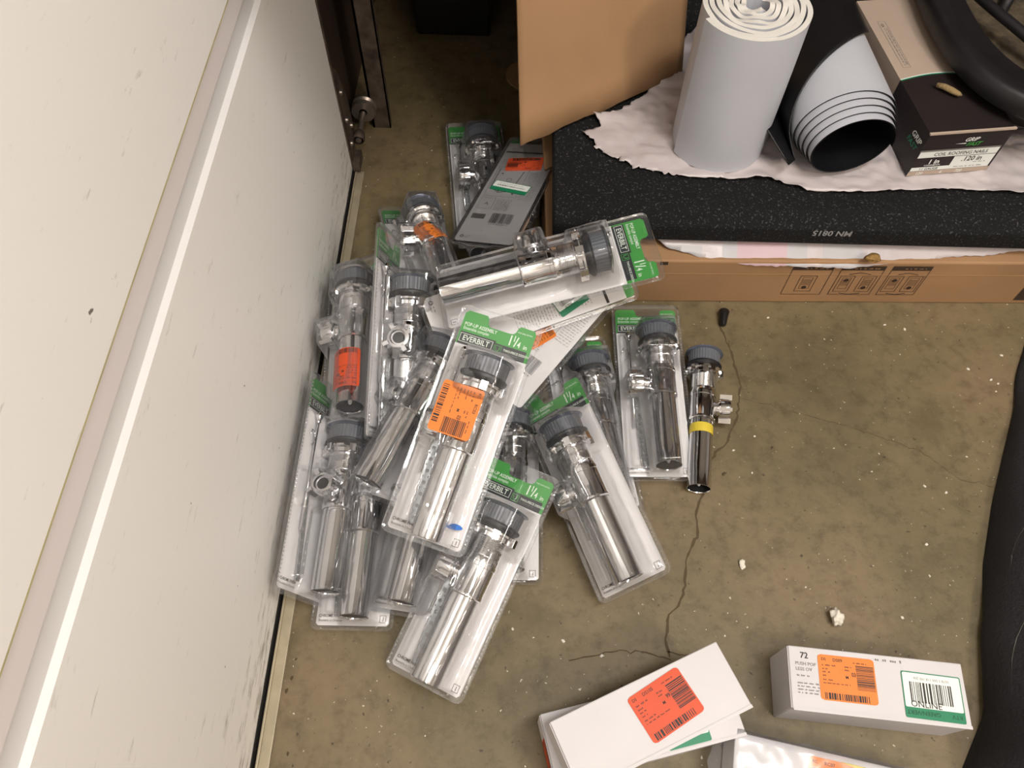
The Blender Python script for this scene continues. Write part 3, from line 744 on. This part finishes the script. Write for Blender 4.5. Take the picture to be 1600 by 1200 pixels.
# pale printed sheet between box and mat; its front edge droops over the box
ZM0,ZM1=.121,.172
def lowz(x,y):
    yl=.765+(x-.2)*.04
    return BT+.010-max(0,(yl+.022-y))*.55 if y<yl+.022 else BT+.010
front=[(at(px,py,.098).x,at(px,py,.098).y) for px,py in ((1000,372),(1040,392),(1100,404),(1180,412),(1260,414),(1330,416),(1400,410),(1480,404),(1540,402),(1600,396),(1700,396))]
back=[(x,.98) for x,_ in reversed(front)]
sh=cloth_sheet('printed_sheet',jag(front,.0006,3)+back,BT,'sheet',.003,90,5,zf=lowz)
tag(sh,'white and pink printed plastic sheet squeezed between the brown box and the black mat','plastic sheet')
sh.data.materials.append(M['pink']); sh.data.materials.append(M['greyprint'])
for p in sh.data.polygons:
    x=p.center.x
    if .318<x<.392: p.material_index=1
    elif .29<x<.42 or .44<x<.50 or (x<.26 and p.center.y<.785): p.material_index=2
# mat
m_=MB()
m_.add([(0,0,0),(1.6,0,0),(1.6,0,.030),(1.6,.022,.0495),(1.6,.7,.051),(1.6,.7,0),(0,0,.030),(0,.022,.0495),(0,.7,.051),(0,.7,0)],
       [(0,1,2,6),(6,2,3,7),(7,3,4,8),(0,6,7,8,9),(1,5,4,3,2),(9,8,4,5),(0,9,5,1)],'mat_')
mt=m_.build('rubber_mat',bevel=.004); mt.matrix_world=Matrix.Translation((.037,.776,ZM0))@Matrix.Rotation(radians(.9),4,'Z')
tag(mt,'thick black rubber mat resting on the flat brown box, grey letters on its front edge','rubber mat')
mk=MB(); mk.text('MN 0815',0,0,0,.0150,'stampgrey',align='CENTER',bold=.02,T=Matrix.Translation((.405,-.0006,.030))@Matrix.Rotation(pi/2,4,'X')@Matrix.Rotation(pi,4,'Z'))
mk.build('stamped_letters',mt)
def mp(px,py,z=ZM1): q=at(px,py,z); return (q.x,q.y)
# white film sheet on the mat
pts=[mp(*q) for q in ((908,212),(925,222),(932,236),(985,262),(1060,278),(1130,283),(1200,283),(1260,300),(1330,304),(1420,300),(1500,300),(1600,306),(1720,312))]
ol=jag(pts[:5],.0018,8,.004)[:-1]+pts[4:]
ol+=[(1.1,1.02),(.78,.98),(.60,1.2),(.3,1.25),(.2,1.10)]
ol+=jag([mp(1010,150),mp(960,180),mp(925,184),mp(940,200),mp(908,212)],.0015,4,.005)[:-1]
ws=cloth_sheet('plastic_film',ol,ZM1,'sheet',.016,170,2)
tag(ws,'torn white crumpled plastic film lying on the black mat under the rolls','plastic film')

# standing roll
cx,cy=at(1119,216,ZM1+.006).x,at(1119,216,ZM1+.006).y
zr=ZM1+.007; RH=.221; RR=.0735
def roll_spiral(mb,R0,R1,turns,z0,z1,mo,me_,th=.0022,wob=.002,n=60,seed=0,T=None):
    vs=[];fs=[];N_=int(turns*n); nz=6
    for i in range(N_+1):
        t=i/N_; a=2*pi*turns*t; r=R0+(R1-R0)*t
        for rr_ in (r,r-th):
            for k in range(nz+1):
                q=k/nz; w_=wob*(.35+noise.noise(Vector((cos(a)*2,sin(a)*2+t*6,seed+q*2)))) if t>.03 else 0
                vs.append(((rr_+w_)*cos(a),(rr_+w_)*sin(a),z0+(z1-z0)*q+(wob*3*noise.noise(Vector((a*1.2,t*9,seed))) if k==nz and t>.05 else 0)))
    s_=2*(nz+1)
    for i in range(N_):
        for k in range(nz):
            a_=i*s_+k; fs.append((a_,a_+s_,a_+s_+1,a_+1)); b0=a_+nz+1; fs.append((b0,b0+1,b0+s_+1,b0+s_))
    mb.add(vs,fs,mo,T,True)
    e=[]; 
    for i in range(N_):
        for k in (0,nz):
            a_=i*s_+k; e.append((a_,a_+nz+1,a_+s_+nz+1,a_+s_))
    mb.add(vs,e,me_,T,False)
r_=MB(); roll_spiral(r_,RR,.016,7.3,0,RH,'membrane','membedge',.0066,.0018,seed=3)
ro_=r_.build('membrane_roll'); ro_.location=(cx,cy,zr); ro_.rotation_euler=(radians(-1.0),radians(1.0),radians(205))
tag(ro_,'light grey roll of roofing membrane standing upright on the black mat','membrane roll')
cr=MB(); cr.lathe([(.057,RH-.012),(.045,RH-.006),(.03,RH-.013),(.018,RH-.008)],'membedge',Matrix.Rotation(pi/2,4,'X'),n=36)

# lying roll with black underside and its loose outer flap
e0=at(1332,236,ZM1+.05); e1=at(1250,60,ZM1+.05)
ax=Vector((-.10,1,0)).normalized()
TR=pose(Vector((.452,.855,ZM1+.0665)),ax,(0,0,1))
l_=MB()
n=64; turns=4.7; L1=.30
vs=[];fs=[];Nn=int(n*turns)
for i in range(Nn+1):
    t=i/Nn; a=-2*pi*turns*t-2.0; r=.0700-.0150*t; yf=.052*(1-t)+.008*cos(a)
    for rr,yy in ((r,yf),(r,L1),(r-.0018,yf),(r-.0018,L1)):
        vs.append((rr*cos(a)*1.08,yy,rr*sin(a)*.88))
fo=[];fi=[];fe=[]
for i in range(Nn):
    b0=4*i; fo.append((b0,b0+4,b0+5,b0+1)); fi.append((b0+2,b0+3,b0+7,b0+6)); fe.append((b0,b0+2,b0+6,b0+4))
l_.add(vs,fo,'membrane',smooth=True); l_.add(vs,fi,'blackfoil',smooth=True); l_.add(vs,fe,'blackfoil')
lr=l_.build('underlayment_roll'); lr.matrix_world=TR
tag(lr,'pale grey roll with black inside lying on the mat, its spiral end facing the camera','membrane roll')
# loose black flap rising from the left of the roll
fp=MB()
def rs(ang,yl,o=.0035):
    a_=radians(ang); return TR@Vector(((.0700*1.08+o)*cos(a_),yl,(.0700*.88+o)*sin(a_)))
g0=[];ff=[];nu,nv=36,24
for i in range(nu+1):
    t=i/nu
    if t<.12: yl=.012+.035*t/.12; ang=202-17*t/.12
    elif t<.8: q=(t-.12)/.68; yl=.047+.155*q; ang=185-150*q**.9
    else: q=(t-.8)/.2; yl=.202+.10*q; ang=35
    base=rs(205,yl); out=base+Vector((-.055-.02*t,.01,.035+.05*t)); 
    if t<.12: out=base.lerp(out,t/.12)+Vector((-.012*(1-t/.12),-.012*(1-t/.12),0))
    for j in range(nv+1):
        w_=j/14
        if j<=14: g0.append(rs(ang+(205-ang)*w_,yl))
        else: w_=(j-14)/10; g0.append(base.lerp(out,w_)-Vector((0,0,.018*sin(pi*w_)*t)))
for i in range(nu):
    for j in range(nv): a_=i*(nv+1)+j; ff.append((a_,a_+1,a_+nv+2,a_+nv+1))
fp.add(g0,ff,'blackfoil',smooth=True)
fo_=fp.build('loose_flap'); so=fo_.modifiers.new('t','SOLIDIFY'); so.thickness=.0015
fo_.parent=lr; fo_.matrix_parent_inverse=TR.inverted()

# nail box
nb=MB(); Lb,Wb,Hb=.305,.124,.077
nb.box(-Wb/2,-Lb/2+.115,0,Wb/2,Lb/2,Hb,'nailgrey'); nb.box(-Wb/2,-Lb/2,0,Wb/2,-Lb/2+.115,Hb,'nailblack')
# curved green line between the grey and black areas on the top
arc=[(-Wb/2+Wb*i/12, -Lb/2+.112+.010*sin(pi*i/12)) for i in range(13)]
nb.poly([(-Wb/2,-Lb/2+.10)]+[(Wb/2,-Lb/2+.10)]+arc[::-1],Hb+.0003,'nailblack')
for i in range(12):
    (xa,ya),(xb,yb)=arc[i],arc[i+1]
    nb.add([(xa,ya,Hb+.0004),(xb,yb,Hb+.0004),(xb,yb+.0022,Hb+.0004),(xa,ya+.0022,Hb+.0004)],[(0,1,2,3)],'rtv')
    nb.add([(xa,ya+.0022,Hb+.0004),(xb,yb+.0022,Hb+.0004),(xb,yb+.0038,Hb+.0004),(xa,ya+.0038,Hb+.0004)],[(0,1,2,3)],'label')
nbx=nb.build('nail_box'); nbx.matrix_world=Matrix.Translation((.591,1.03,ZM1+.007))@Matrix.Rotation(.153,4,'Z')
tag(nbx,'long carton of coil roofing nails, taupe top with black front end, on the mat','carton')
lid=MB(); lid.box(-Wb/2-.001,-Lb/2-.0015,Hb-.001,Wb/2+.001,-Lb/2+.002,Hb+.0015,'nailgrey'); lid.build('lid_edge',nbx)
pr=MB(); T=Matrix.Translation((0,-Lb/2-.0006,0))@Matrix.Rotation(pi/2,4,'X')
def r(x0,y0,x1,y1,z,m): pr.rect(x0,y0,x1,y1,z,m,T)
r(-Wb/2,.0445,Wb/2-.004,.0475,0,'greyink')
r(-Wb/2+.001,.0335,Wb/2-.004,.0445,.0001,'label'); pr.text('COIL ROOFING NAILS',.002,.0360,.0003,.0088,'blackink','CENTER',T,bold=.012,sx=.92)
r(-.004,.0165,Wb/2-.004,.0325,.0001,'label'); pr.text('.120 in',.025,.0225,.0003,.0125,'blackink','CENTER',T,bold=.02,sx=.9)
pr.text('1 in',-.032,.0215,.0003,.0115,'label','CENTER',T,bold=.03); 
for k in range(2): tiny(pr,-.044,.0175-.0*k,-.018,.0003,.0026,'label',k,T)
r(-Wb/2+.001,.0085,-.004,.0155,.0001,'label'); r(-.004,.0085,Wb/2-.004,.0165,.0001,'label'); pr.text('11 GAUGE',-.034,.0098,.0003,.0062,'blackink','CENTER',T,bold=.015)
tiny(pr,.004,.011,.05,.0003,.0024,'greyink',5,T); tiny(pr,.03,.0185,.05,.0003,.002,'greyink',6,T)
r(-Wb/2,.000,Wb/2,.0080,.0001,'nailgrey'); pr.text('120',-.045,.0015,.0003,.0070,'label','CENTER',T,bold=.02,shear=.2); pr.text('6',-.012,.0015,.0003,.0070,'label','CENTER',T,bold=.02,shear=.2); pr.text('720',.015,.0015,.0003,.0070,'label','CENTER',T,bold=.02,shear=.2)
pr.text('GRIP',.005,.0600,.0003,.0095,'label','CENTER',T,bold=.02,shear=.35); pr.text('FAST',.012,.0515,.0003,.0095,'green','CENTER',T,bold=.02,shear=.35)
pr.add([(-.016,.0565,.0003),(.0,.0555,.0003),(.0,.0575,.0003)],[(0,1,2)],'label',T)
pr.build('printed_front',nbx); pr=MB()
T2=Matrix.Translation((-Wb/2-.0006,-Lb/2,0))@Matrix.Rotation(-pi/2,4,'Z')@Matrix.Rotation(pi/2,4,'X')
pr.text('GRIP',-.022,.049,0,.013,'label','CENTER',T2,bold=.02,shear=.3); pr.text('FAST',-.026,.036,0,.013,'rtv','CENTER',T2,bold=.02,shear=.3)
pr.build('side_logo',nbx); pr=MB(); pr.frame(-.048,-.012,-.036,.098,Hb+.0004,.0004,'greyink')
RT=Matrix.Translation((-.044,.092,Hb+.0005))@Matrix.Rotation(-pi/2,4,'Z'); pr.text('CA',0,-.001,0,.006,'blackink',T=RT); tiny(pr,.012,0,.10,0,.0022,'greyink',3,RT); tiny(pr,.012,.004,.10,0,.0022,'greyink',4,RT)
pr.build('top_print',nbx)
tw=MB(); tw.tube([(0,0,.004),(.008,-.006,.006),(.017,-.014,.006),(.027,-.019,.004),(.031,-.020,.003)],[.0035,.0042,.0045,.0035,.001],'twig',n=8)
two=tw.build('dry_twig'); q=at(1462,136,ZM1+.087); two.location=q; tag(two,'short dry brown twig lying on the black end of the nail carton','twig')

# black tub with a dusty inside at the upper right corner
_q=at(1528,128,ZM1+.128); tb=empty('plastic_tub',(_q.x+.182,_q.y+.250,ZM1+.010)); tag(tb,'black plastic tub with a dusty brown inside at the upper right corner','tub')
def ringpts(a,b,n=72,e=3.0):
    out=[]
    for i in range(n):
        t=2*pi*i/n; c_,s_=cos(t),sin(t); out.append((a*abs(c_)**(2/e)*(1 if c_>0 else -1),b*abs(s_)**(2/e)*(1 if s_>0 else -1)))
    return out
def loft(mb,rings,m):
    n=72; vs=[];fs=[]
    for (a,b,z) in rings:
        vs+=[(x,y,z) for x,y in ringpts(a,b)]
    for k in range(len(rings)-1):
        for i in range(n): fs.append((k*n+i,k*n+(i+1)%n,(k+1)*n+(i+1)%n,(k+1)*n+i))
    mb.add(vs,fs,m,smooth=True)
t_=MB(); loft(t_,[(.10,.20,0),(.18,.285,.085),(.200,.305,.087),(.205,.31,.092),(.205,.31,.118),(.200,.305,.122),(.180,.285,.120),(.176,.281,.114),(.150,.255,.116),(.146,.250,.108),(.132,.236,.050)],'tub')
body=t_.build('tub_body',tb)
t_=MB(); t_.poly(ringpts(.134,.238),.058,'dirt'); t_.build('dusty_bottom',tb)
t_=MB(); t_.tube([(-.05,.0,.05),(-.02,.05,.09),(.05,.08,.10),(.12,.05,.09),(.15,-.05,.07)],.010,'tub',n=10); t_.tube([(-.15,.1,.09),(-.10,-.05,.10),(-.02,-.18,.09),(.06,-.25,.06)],.008,'tub',n=10)
t_.build('hose_loop',tb)
tb.rotation_euler=(0,0,0)

# cardboard flap
fl_=MB(); c0=at(814,220,.182); c1=at(1066,112,.18)
upv=Vector((-.02,.16,.30))
dv=(c1-c0)
vs=[];fs=[]; nu,nv=24,16
for i in range(nu+1):
    for j in range(nv+1):
        u=i/nu; v=j/nv; p=c0+dv*u+upv*v*1.9
        if j==0:
            p+=Vector((0,.0,.0))+Vector((0,0,.004*noise.noise(Vector((u*9,0,0)))))
        p+=Vector((.0,-.010*sin(pi*u)+.006*noise.noise(Vector((u*3,v*3,1))),0))
        if u<.28: p+=Vector((0,0,-.010*(0.28-u)/.28*(1-v)))
        vs.append(p)
for i in range(nu):
    for j in range(nv): a_=i*(nv+1)+j; fs.append((a_,a_+nv+1,a_+nv+2,a_+1))
fl_.add(vs,fs,'cardboard',smooth=True)
flo=fl_.build('cardboard_flap'); so=flo.modifiers.new('t','SOLIDIFY'); so.thickness=.004; so.offset=-1; so.use_rim=True
flo.data.materials.append(M['cardedge']); so.material_offset_rim=1
tag(flo,'big piece of brown cardboard leaning upright on the mat left of the grey roll','cardboard')
# a rounded cardboard scrap behind it
q=at(838,120,0); sc=MB(); sc.poly([(.06*cos(i*pi/10),.05*sin(i*pi/10)) for i in range(20)],0,'cardboard',h=.004); so_=sc.build('cardboard_disc'); so_.location=(q.x,q.y,.001)
tag(so_,'dim round piece of brown cardboard on the floor half behind the upright cardboard','cardboard')

# ------------------------------------------------------------------ white cartons at the front
def carton(name,l,w,h,T,label,flap=True):
    mb=MB(); mb.box(-l/2,-w/2,0,l/2,w/2,h,'whitebox'); o=mb.build(name,bevel=.0012); o.matrix_world=T; tag(o,label,'box')
    if flap:
        f_=MB(); f_.box(-l/2+.002,-w/2-.0012,h-.0035,l/2-.004,-w/2-.0002,h-.0024,'boxink'); f_.box(-l/2+.001,-w/2-.0014,h-.0024,l/2,-w/2+.002,h+.0006,'whitebox')
        f_.box(-l/2-.0012,-w/2+.001,0.002,-l/2-.0004,w/2-.001,h-.001,'whitebox'); f_.build('lid_flap',o)
    return o
T3=Matrix.Translation((.418,.173,0))@Matrix.Rotation(-.064,4,'Z')
b3=carton('white_carton',.197,.069,.0705,T3,'white carton lying alone at the lower right, orange label and green return label')
l=price_label('DS09','03',w=.064,h=.050,seed=31,short='DS'); o=l.build('price_label',b3); o.matrix_basis=Matrix.Translation((-.034,.003,.0710)); o['label']='orange price label'
l=MB(); w_,h_=.066,.050
l.poly(rrect(-w_/2,-h_/2,w_/2,h_/2,.002,3),0,'rtv'); l.poly(rrect(-w_/2+.0012,-h_/2+.0115,w_/2-.0012,h_/2-.0012,.0015,3),.0001,'label')
bars(l,-w_/2+.008,-.008,w_/2-.010,.014,.0002,'blackink',seed=44); 
RU=Matrix.Rotation(pi,4,'Z'); l.text('0078 5 000 118 190 206',0,-.0195,.0002,.0040,'greyink','CENTER',T=RU)
l.text('RTV',-.030,.0165,.0002,.0065,'rtvdark',T=RU); l.text('GREEN/VERT',-.006,.0165,.0002,.0065,'rtvdark',T=RU,bold=.01)
for (a_,b_) in (((-.022,-.012),(-.018,-.006)),): pass
l.text('ONLINE',-.026,-.0128,.0004,.0095,'blackink',bold=.004,sx=1.0)
o=l.build('return_label',b3); o.matrix_basis=Matrix.Translation((.060,-.006,.0712))@Matrix.Rotation(radians(-1),4,'Z'); o['label']='white and green return label'
l=MB(); l.text('72',-.086,.0215,0,.0095,'blackink',bold=.01); l.text('PUSH POP',-.092,.0135,0,.0052,'greyink'); l.text('LESS OV',-.092,.0075,0,.0052,'greyink'); tiny(l,-.091,.001,-.076,0,.0022,'greyink',1)
for k in range(4): tiny(l,-.091,-.007-k*.0035,-.066,0,.0018,'greyink',k)
o=l.build('printed_text',b3); o.matrix_basis=Matrix.Translation((0,0,.0711)); l=MB(); tiny(l,.0,.027,.032,0,.0035,'greyink',8)
o=l.build('printed_text',b3); o.matrix_basis=Matrix.Translation((0,0,.0711))
def quadpose(pl,pr,pf,z):  # top-face corners back-left, back-right, front-right
    A,B,C=at(*pl,z),at(*pr,z),at(*pf,z); return A,B,C
A,B,C=quadpose((844,1116),(1130,1044),(1146,1152),.058)
xv=(B-A).normalized(); L2=(B-A).length; nrm=Vector((0,0,1)); yv=nrm.cross(xv); c0=(A+B)/2-yv*.036
T2_=Matrix((xv,yv,nrm)).transposed().to_4x4(); T2_=Matrix.Translation((c0.x,c0.y,0))@T2_
b2=carton('white_carton',L2,.072,.058,T2_,'white carton at the bottom of the stack of two, green label corner showing')
o=rtv_label(.05,.03,False,9).build('return_label',b2); o.matrix_basis=Matrix.Translation((.045,-.018,.0586)); o['label']='green label'
o=price_label('DS08','03','redorange',w=.035,h=.045,seed=51).build('price_label',b2); o.matrix_basis=Matrix.Translation((-L2/2-.0016,-.005,.028))@Matrix.Rotation(-pi/2,4,'Y')@Matrix.Rotation(pi/2,4,'Z'); o['label']='red orange price label'
A,B,C=quadpose((859,1128),(1119,1002),(1174,1104),.122)
xv=(B-A).normalized(); L1=(B-A).length; yv=nrm.cross(xv); W1=abs((C-B).dot(yv)); c0=(A+B)/2-yv*(W1/2)
T1_=Matrix.Translation((c0.x,c0.y,.0595))@Matrix((xv,yv,nrm)).transposed().to_4x4()
b1=carton('white_carton',L1,W1,.0625,T1_,'white carton on top of another one with a red orange price label',flap=True)
l=price_label('DS105','99','redorange',w=.066,h=.051,seed=61,short='DS'); o=l.build('price_label',b1); o.matrix_basis=Matrix.Translation((.018,.002,.0632))@Matrix.Rotation(radians(7),4,'Z'); o['label']='red orange price label'
# wrapped carton at the bottom edge
A,B=at(1165,1146,.055),at(1420,1205,.055); xv=(B-A).normalized(); yv=nrm.cross(xv); c0=(A+B)/2+xv*.0-yv*.036
T4=Matrix.Translation((c0.x,c0.y,0))@Matrix((xv,yv,nrm)).transposed().to_4x4()
b4=carton('wrapped_carton',.200,.072,.054,T4,'white carton wrapped in wrinkled clear film at the bottom edge, orange and yellow label',flap=False)
l=price_label('RC07','03',w=.062,h=.050,seed=71,short='RC'); l.add([(.004,.0255,.0003),(.031,.0255,.0003),(.031,.020,.0003)],[(0,1,2)],'yellow'); o=l.build('price_label',b4); o.matrix_basis=Matrix.Translation((.012,.004,.0548)); o['label']='orange price label with a yellow corner'
# film wrap
wr=MB(); n1,n2=60,40; vs=[];fs=[]
for i in range(n1+1):
    t=i/n1; x=-.118+.236*t
    e=min(1,max(0,(.118-abs(x))/.020)); e=e**.5
    for j in range(n2):
        a_=2*pi*j/n2; c_,s_=cos(a_),sin(a_)
        m_=max(abs(c_),abs(s_)); yy=(c_/m_)*.0385; zz=(s_/m_)*.0290
        nzv=noise.noise(Vector((x*50,c_*2,s_*2+x*20)))
        k_=(.45+.55*e)*(1+.05*nzv)
        vs.append((x+.006*nzv*(1-e),yy*k_,.0295+zz*k_*.97+(.0005)))
for i in range(n1):
    for j in range(n2): a_=i*n2+j; b_=i*n2+(j+1)%n2; fs.append((a_,b_,b_+n2,a_+n2))
wr.add(vs,fs,'wrap',smooth=True); wr.build('film_wrap',b4)

# ------------------------------------------------------------------ black cloth bag at the right edge
bg=MB(); nu,nv=70,40; vs=[];fs=[]
def edge(y):      # left outline of the bag on the floor, x as a function of y
    P_=[(-.2,.50),(.098,.512),(.16,.555),(.246,.576),(.34,.60),(.42,.632),(.518,.679),(.60,.72),(.70,.76),(.78,.80)]
    for (a,b),(c,d_) in zip(P_,P_[1:]):
        if a<=y<=c: return b+(d_-b)*(y-a)/(c-a)
    return P_[-1][1]
def bagp(u,v):
    y=-.2+.95*u; x0=edge(y)+.02
    h=.20*min(1,(1-u)*3.0)*(.75+.25*sin(u*7))
    a=v*pi*.5; x=x0+.22*(1-cos(a))+.0; z=h*sin(a)**.8 if v>0 else 0
    nz_=noise.noise(Vector((x*9,y*7,2)))*.018+noise.noise(Vector((x*30,y*18,5)))*.005
    return Vector((x+nz_*(1-v)*.8*(v>0),y,max(0.0,z+nz_*min(1,v*4))))
for i in range(nu+1):
    for j in range(nv+1): vs.append(bagp(i/nu,j/nv))
for i in range(nu):
    for j in range(nv): a_=i*(nv+1)+j; fs.append((a_,a_+nv+1,a_+nv+2,a_+1))
bg.add(vs,fs,'cloth',smooth=True); bag=bg.build('cloth_bag'); so=bag.modifiers.new('t','SOLIDIFY'); so.thickness=.003
tag(bag,'black quilted cloth bag with thin grey stitching along the right edge of the floor','cloth bag')
for u0,u1,v0,v1,s_ in ((.25,.62,.10,.45,1),(.30,.66,.30,.62,2),(.12,.45,.20,.35,3),(.42,.70,.06,.42,4),(.20,.34,.4,.75,5)):
    tt=MB(); pts=[bagp(u0+(u1-u0)*k/30,v0+(v1-v0)*(k/30)**1.6+.01*sin(k*.7+s_))+Vector((-.0015,0,.0025)) for k in range(31)]
    tt.tube(pts,.0006,'thread',n=5); tt.build('stitching',bag)

# ------------------------------------------------------------------ small things on the floor
def blob(name,loc,r_,m,label,cat,sc=(1,1,1),seed=1,amp=.3,rot=0,group=None):
    bm=bmesh.new(); bmesh.ops.create_icosphere(bm,subdivisions=3,radius=1)
    for v in bm.verts:
        v.co*=1+amp*noise.noise(v.co*1.6+Vector((seed,seed*2,0))); v.co=Vector((v.co.x*sc[0],v.co.y*sc[1],v.co.z*sc[2]))*r_
    zmin=min(v.co.z for v in bm.verts)
    for v in bm.verts: v.co.z-=zmin
    me=bpy.data.meshes.new(name); bm.to_mesh(me); bm.free(); me.materials.append(M[m]); me.polygons.foreach_set('use_smooth',[True]*len(me.polygons))
    o=bpy.data.objects.new(name,me); COL.objects.link(o); o.location=loc; o.rotation_euler=(0,0,rot); tag(o,label,cat,group); return o
kn=MB(); kn.lathe([(0,.0),(.0045,.0),(.0055,.004),(.0068,.016),(.0085,.0245),(.0075,.027),(.0,.0275)],'blackplastic',Matrix.Rotation(0,4,'X'),n=20); kn.tube([(0,-.0,0),(-.002,-.0,.001)],.002,'blackplastic',n=6)
kno=kn.build('black_plug'); q=at(1128,512,0); kno.location=(q.x,q.y,.0072); kno.rotation_euler=(radians(4),0,radians(-8)); tag(kno,'small black plastic plug on the concrete in front of the brown box','plug')
wm=MB(); wm.tube([(0,0,.001),(-.003,.010,.0015),(-.004,.018,.001)],.0009,'blackplastic',n=6); wm.build('plug_stem',kno)
blob('crumb_clump',at(1360,404,.112)+Vector((0,-.004,.0)),.0085,'bug','brown crumbly clump on the printed sheet above the box diagrams','clump',(1.3,.8,.6),3,.6)
bl=blob('plaster_chip',at(1303,968,0),.009,'flake','crumpled white and grey chip on the concrete above the lone white carton','chip',(.8,1.2,.8),5,.9)
blob('plaster_chip',at(1159,882,0),.0055,'flake','white flake on the concrete to the right of the long crack, beyond the stacked cartons','chip',(.7,1.3,.4),8,.6)
rr=random.Random(4)
for i,(x,y) in enumerate(((1179,682),(1146,704),(1175,739),(1512,577),(1548,594),(1559,600),(1556,612),(1510,714),(1444,760),(1447,851),(1452,900),(1409,965),(940,1025),(801,983),(1200,497),(1382,508),(1564,556),(1478,770),(1413,515),(880,1002))):
    q=at(x,y,0); blob('paint_flake',(q.x,q.y,0),rr.uniform(.0014,.0026),'flake','tiny pale flake scattered on the bare concrete','flake',(1,.7,.4),i,.6,rr.random()*3,'pale flakes scattered on the concrete')
for i,(x,y) in enumerate(((456,1060),(448,1080),(463,1030),(590,405),(585,350),(450,1178),(1206,700),(1131,741))):
    q=at(x,y,0); blob('dirt_crumb',(q.x,q.y,0),rr.uniform(.001,.0022),'crack','dark dirt crumb on the concrete beside the door strip or crack','dirt',(1.4,.8,.4),i+30,.8,rr.random()*3,'dark dirt crumbs on the concrete')
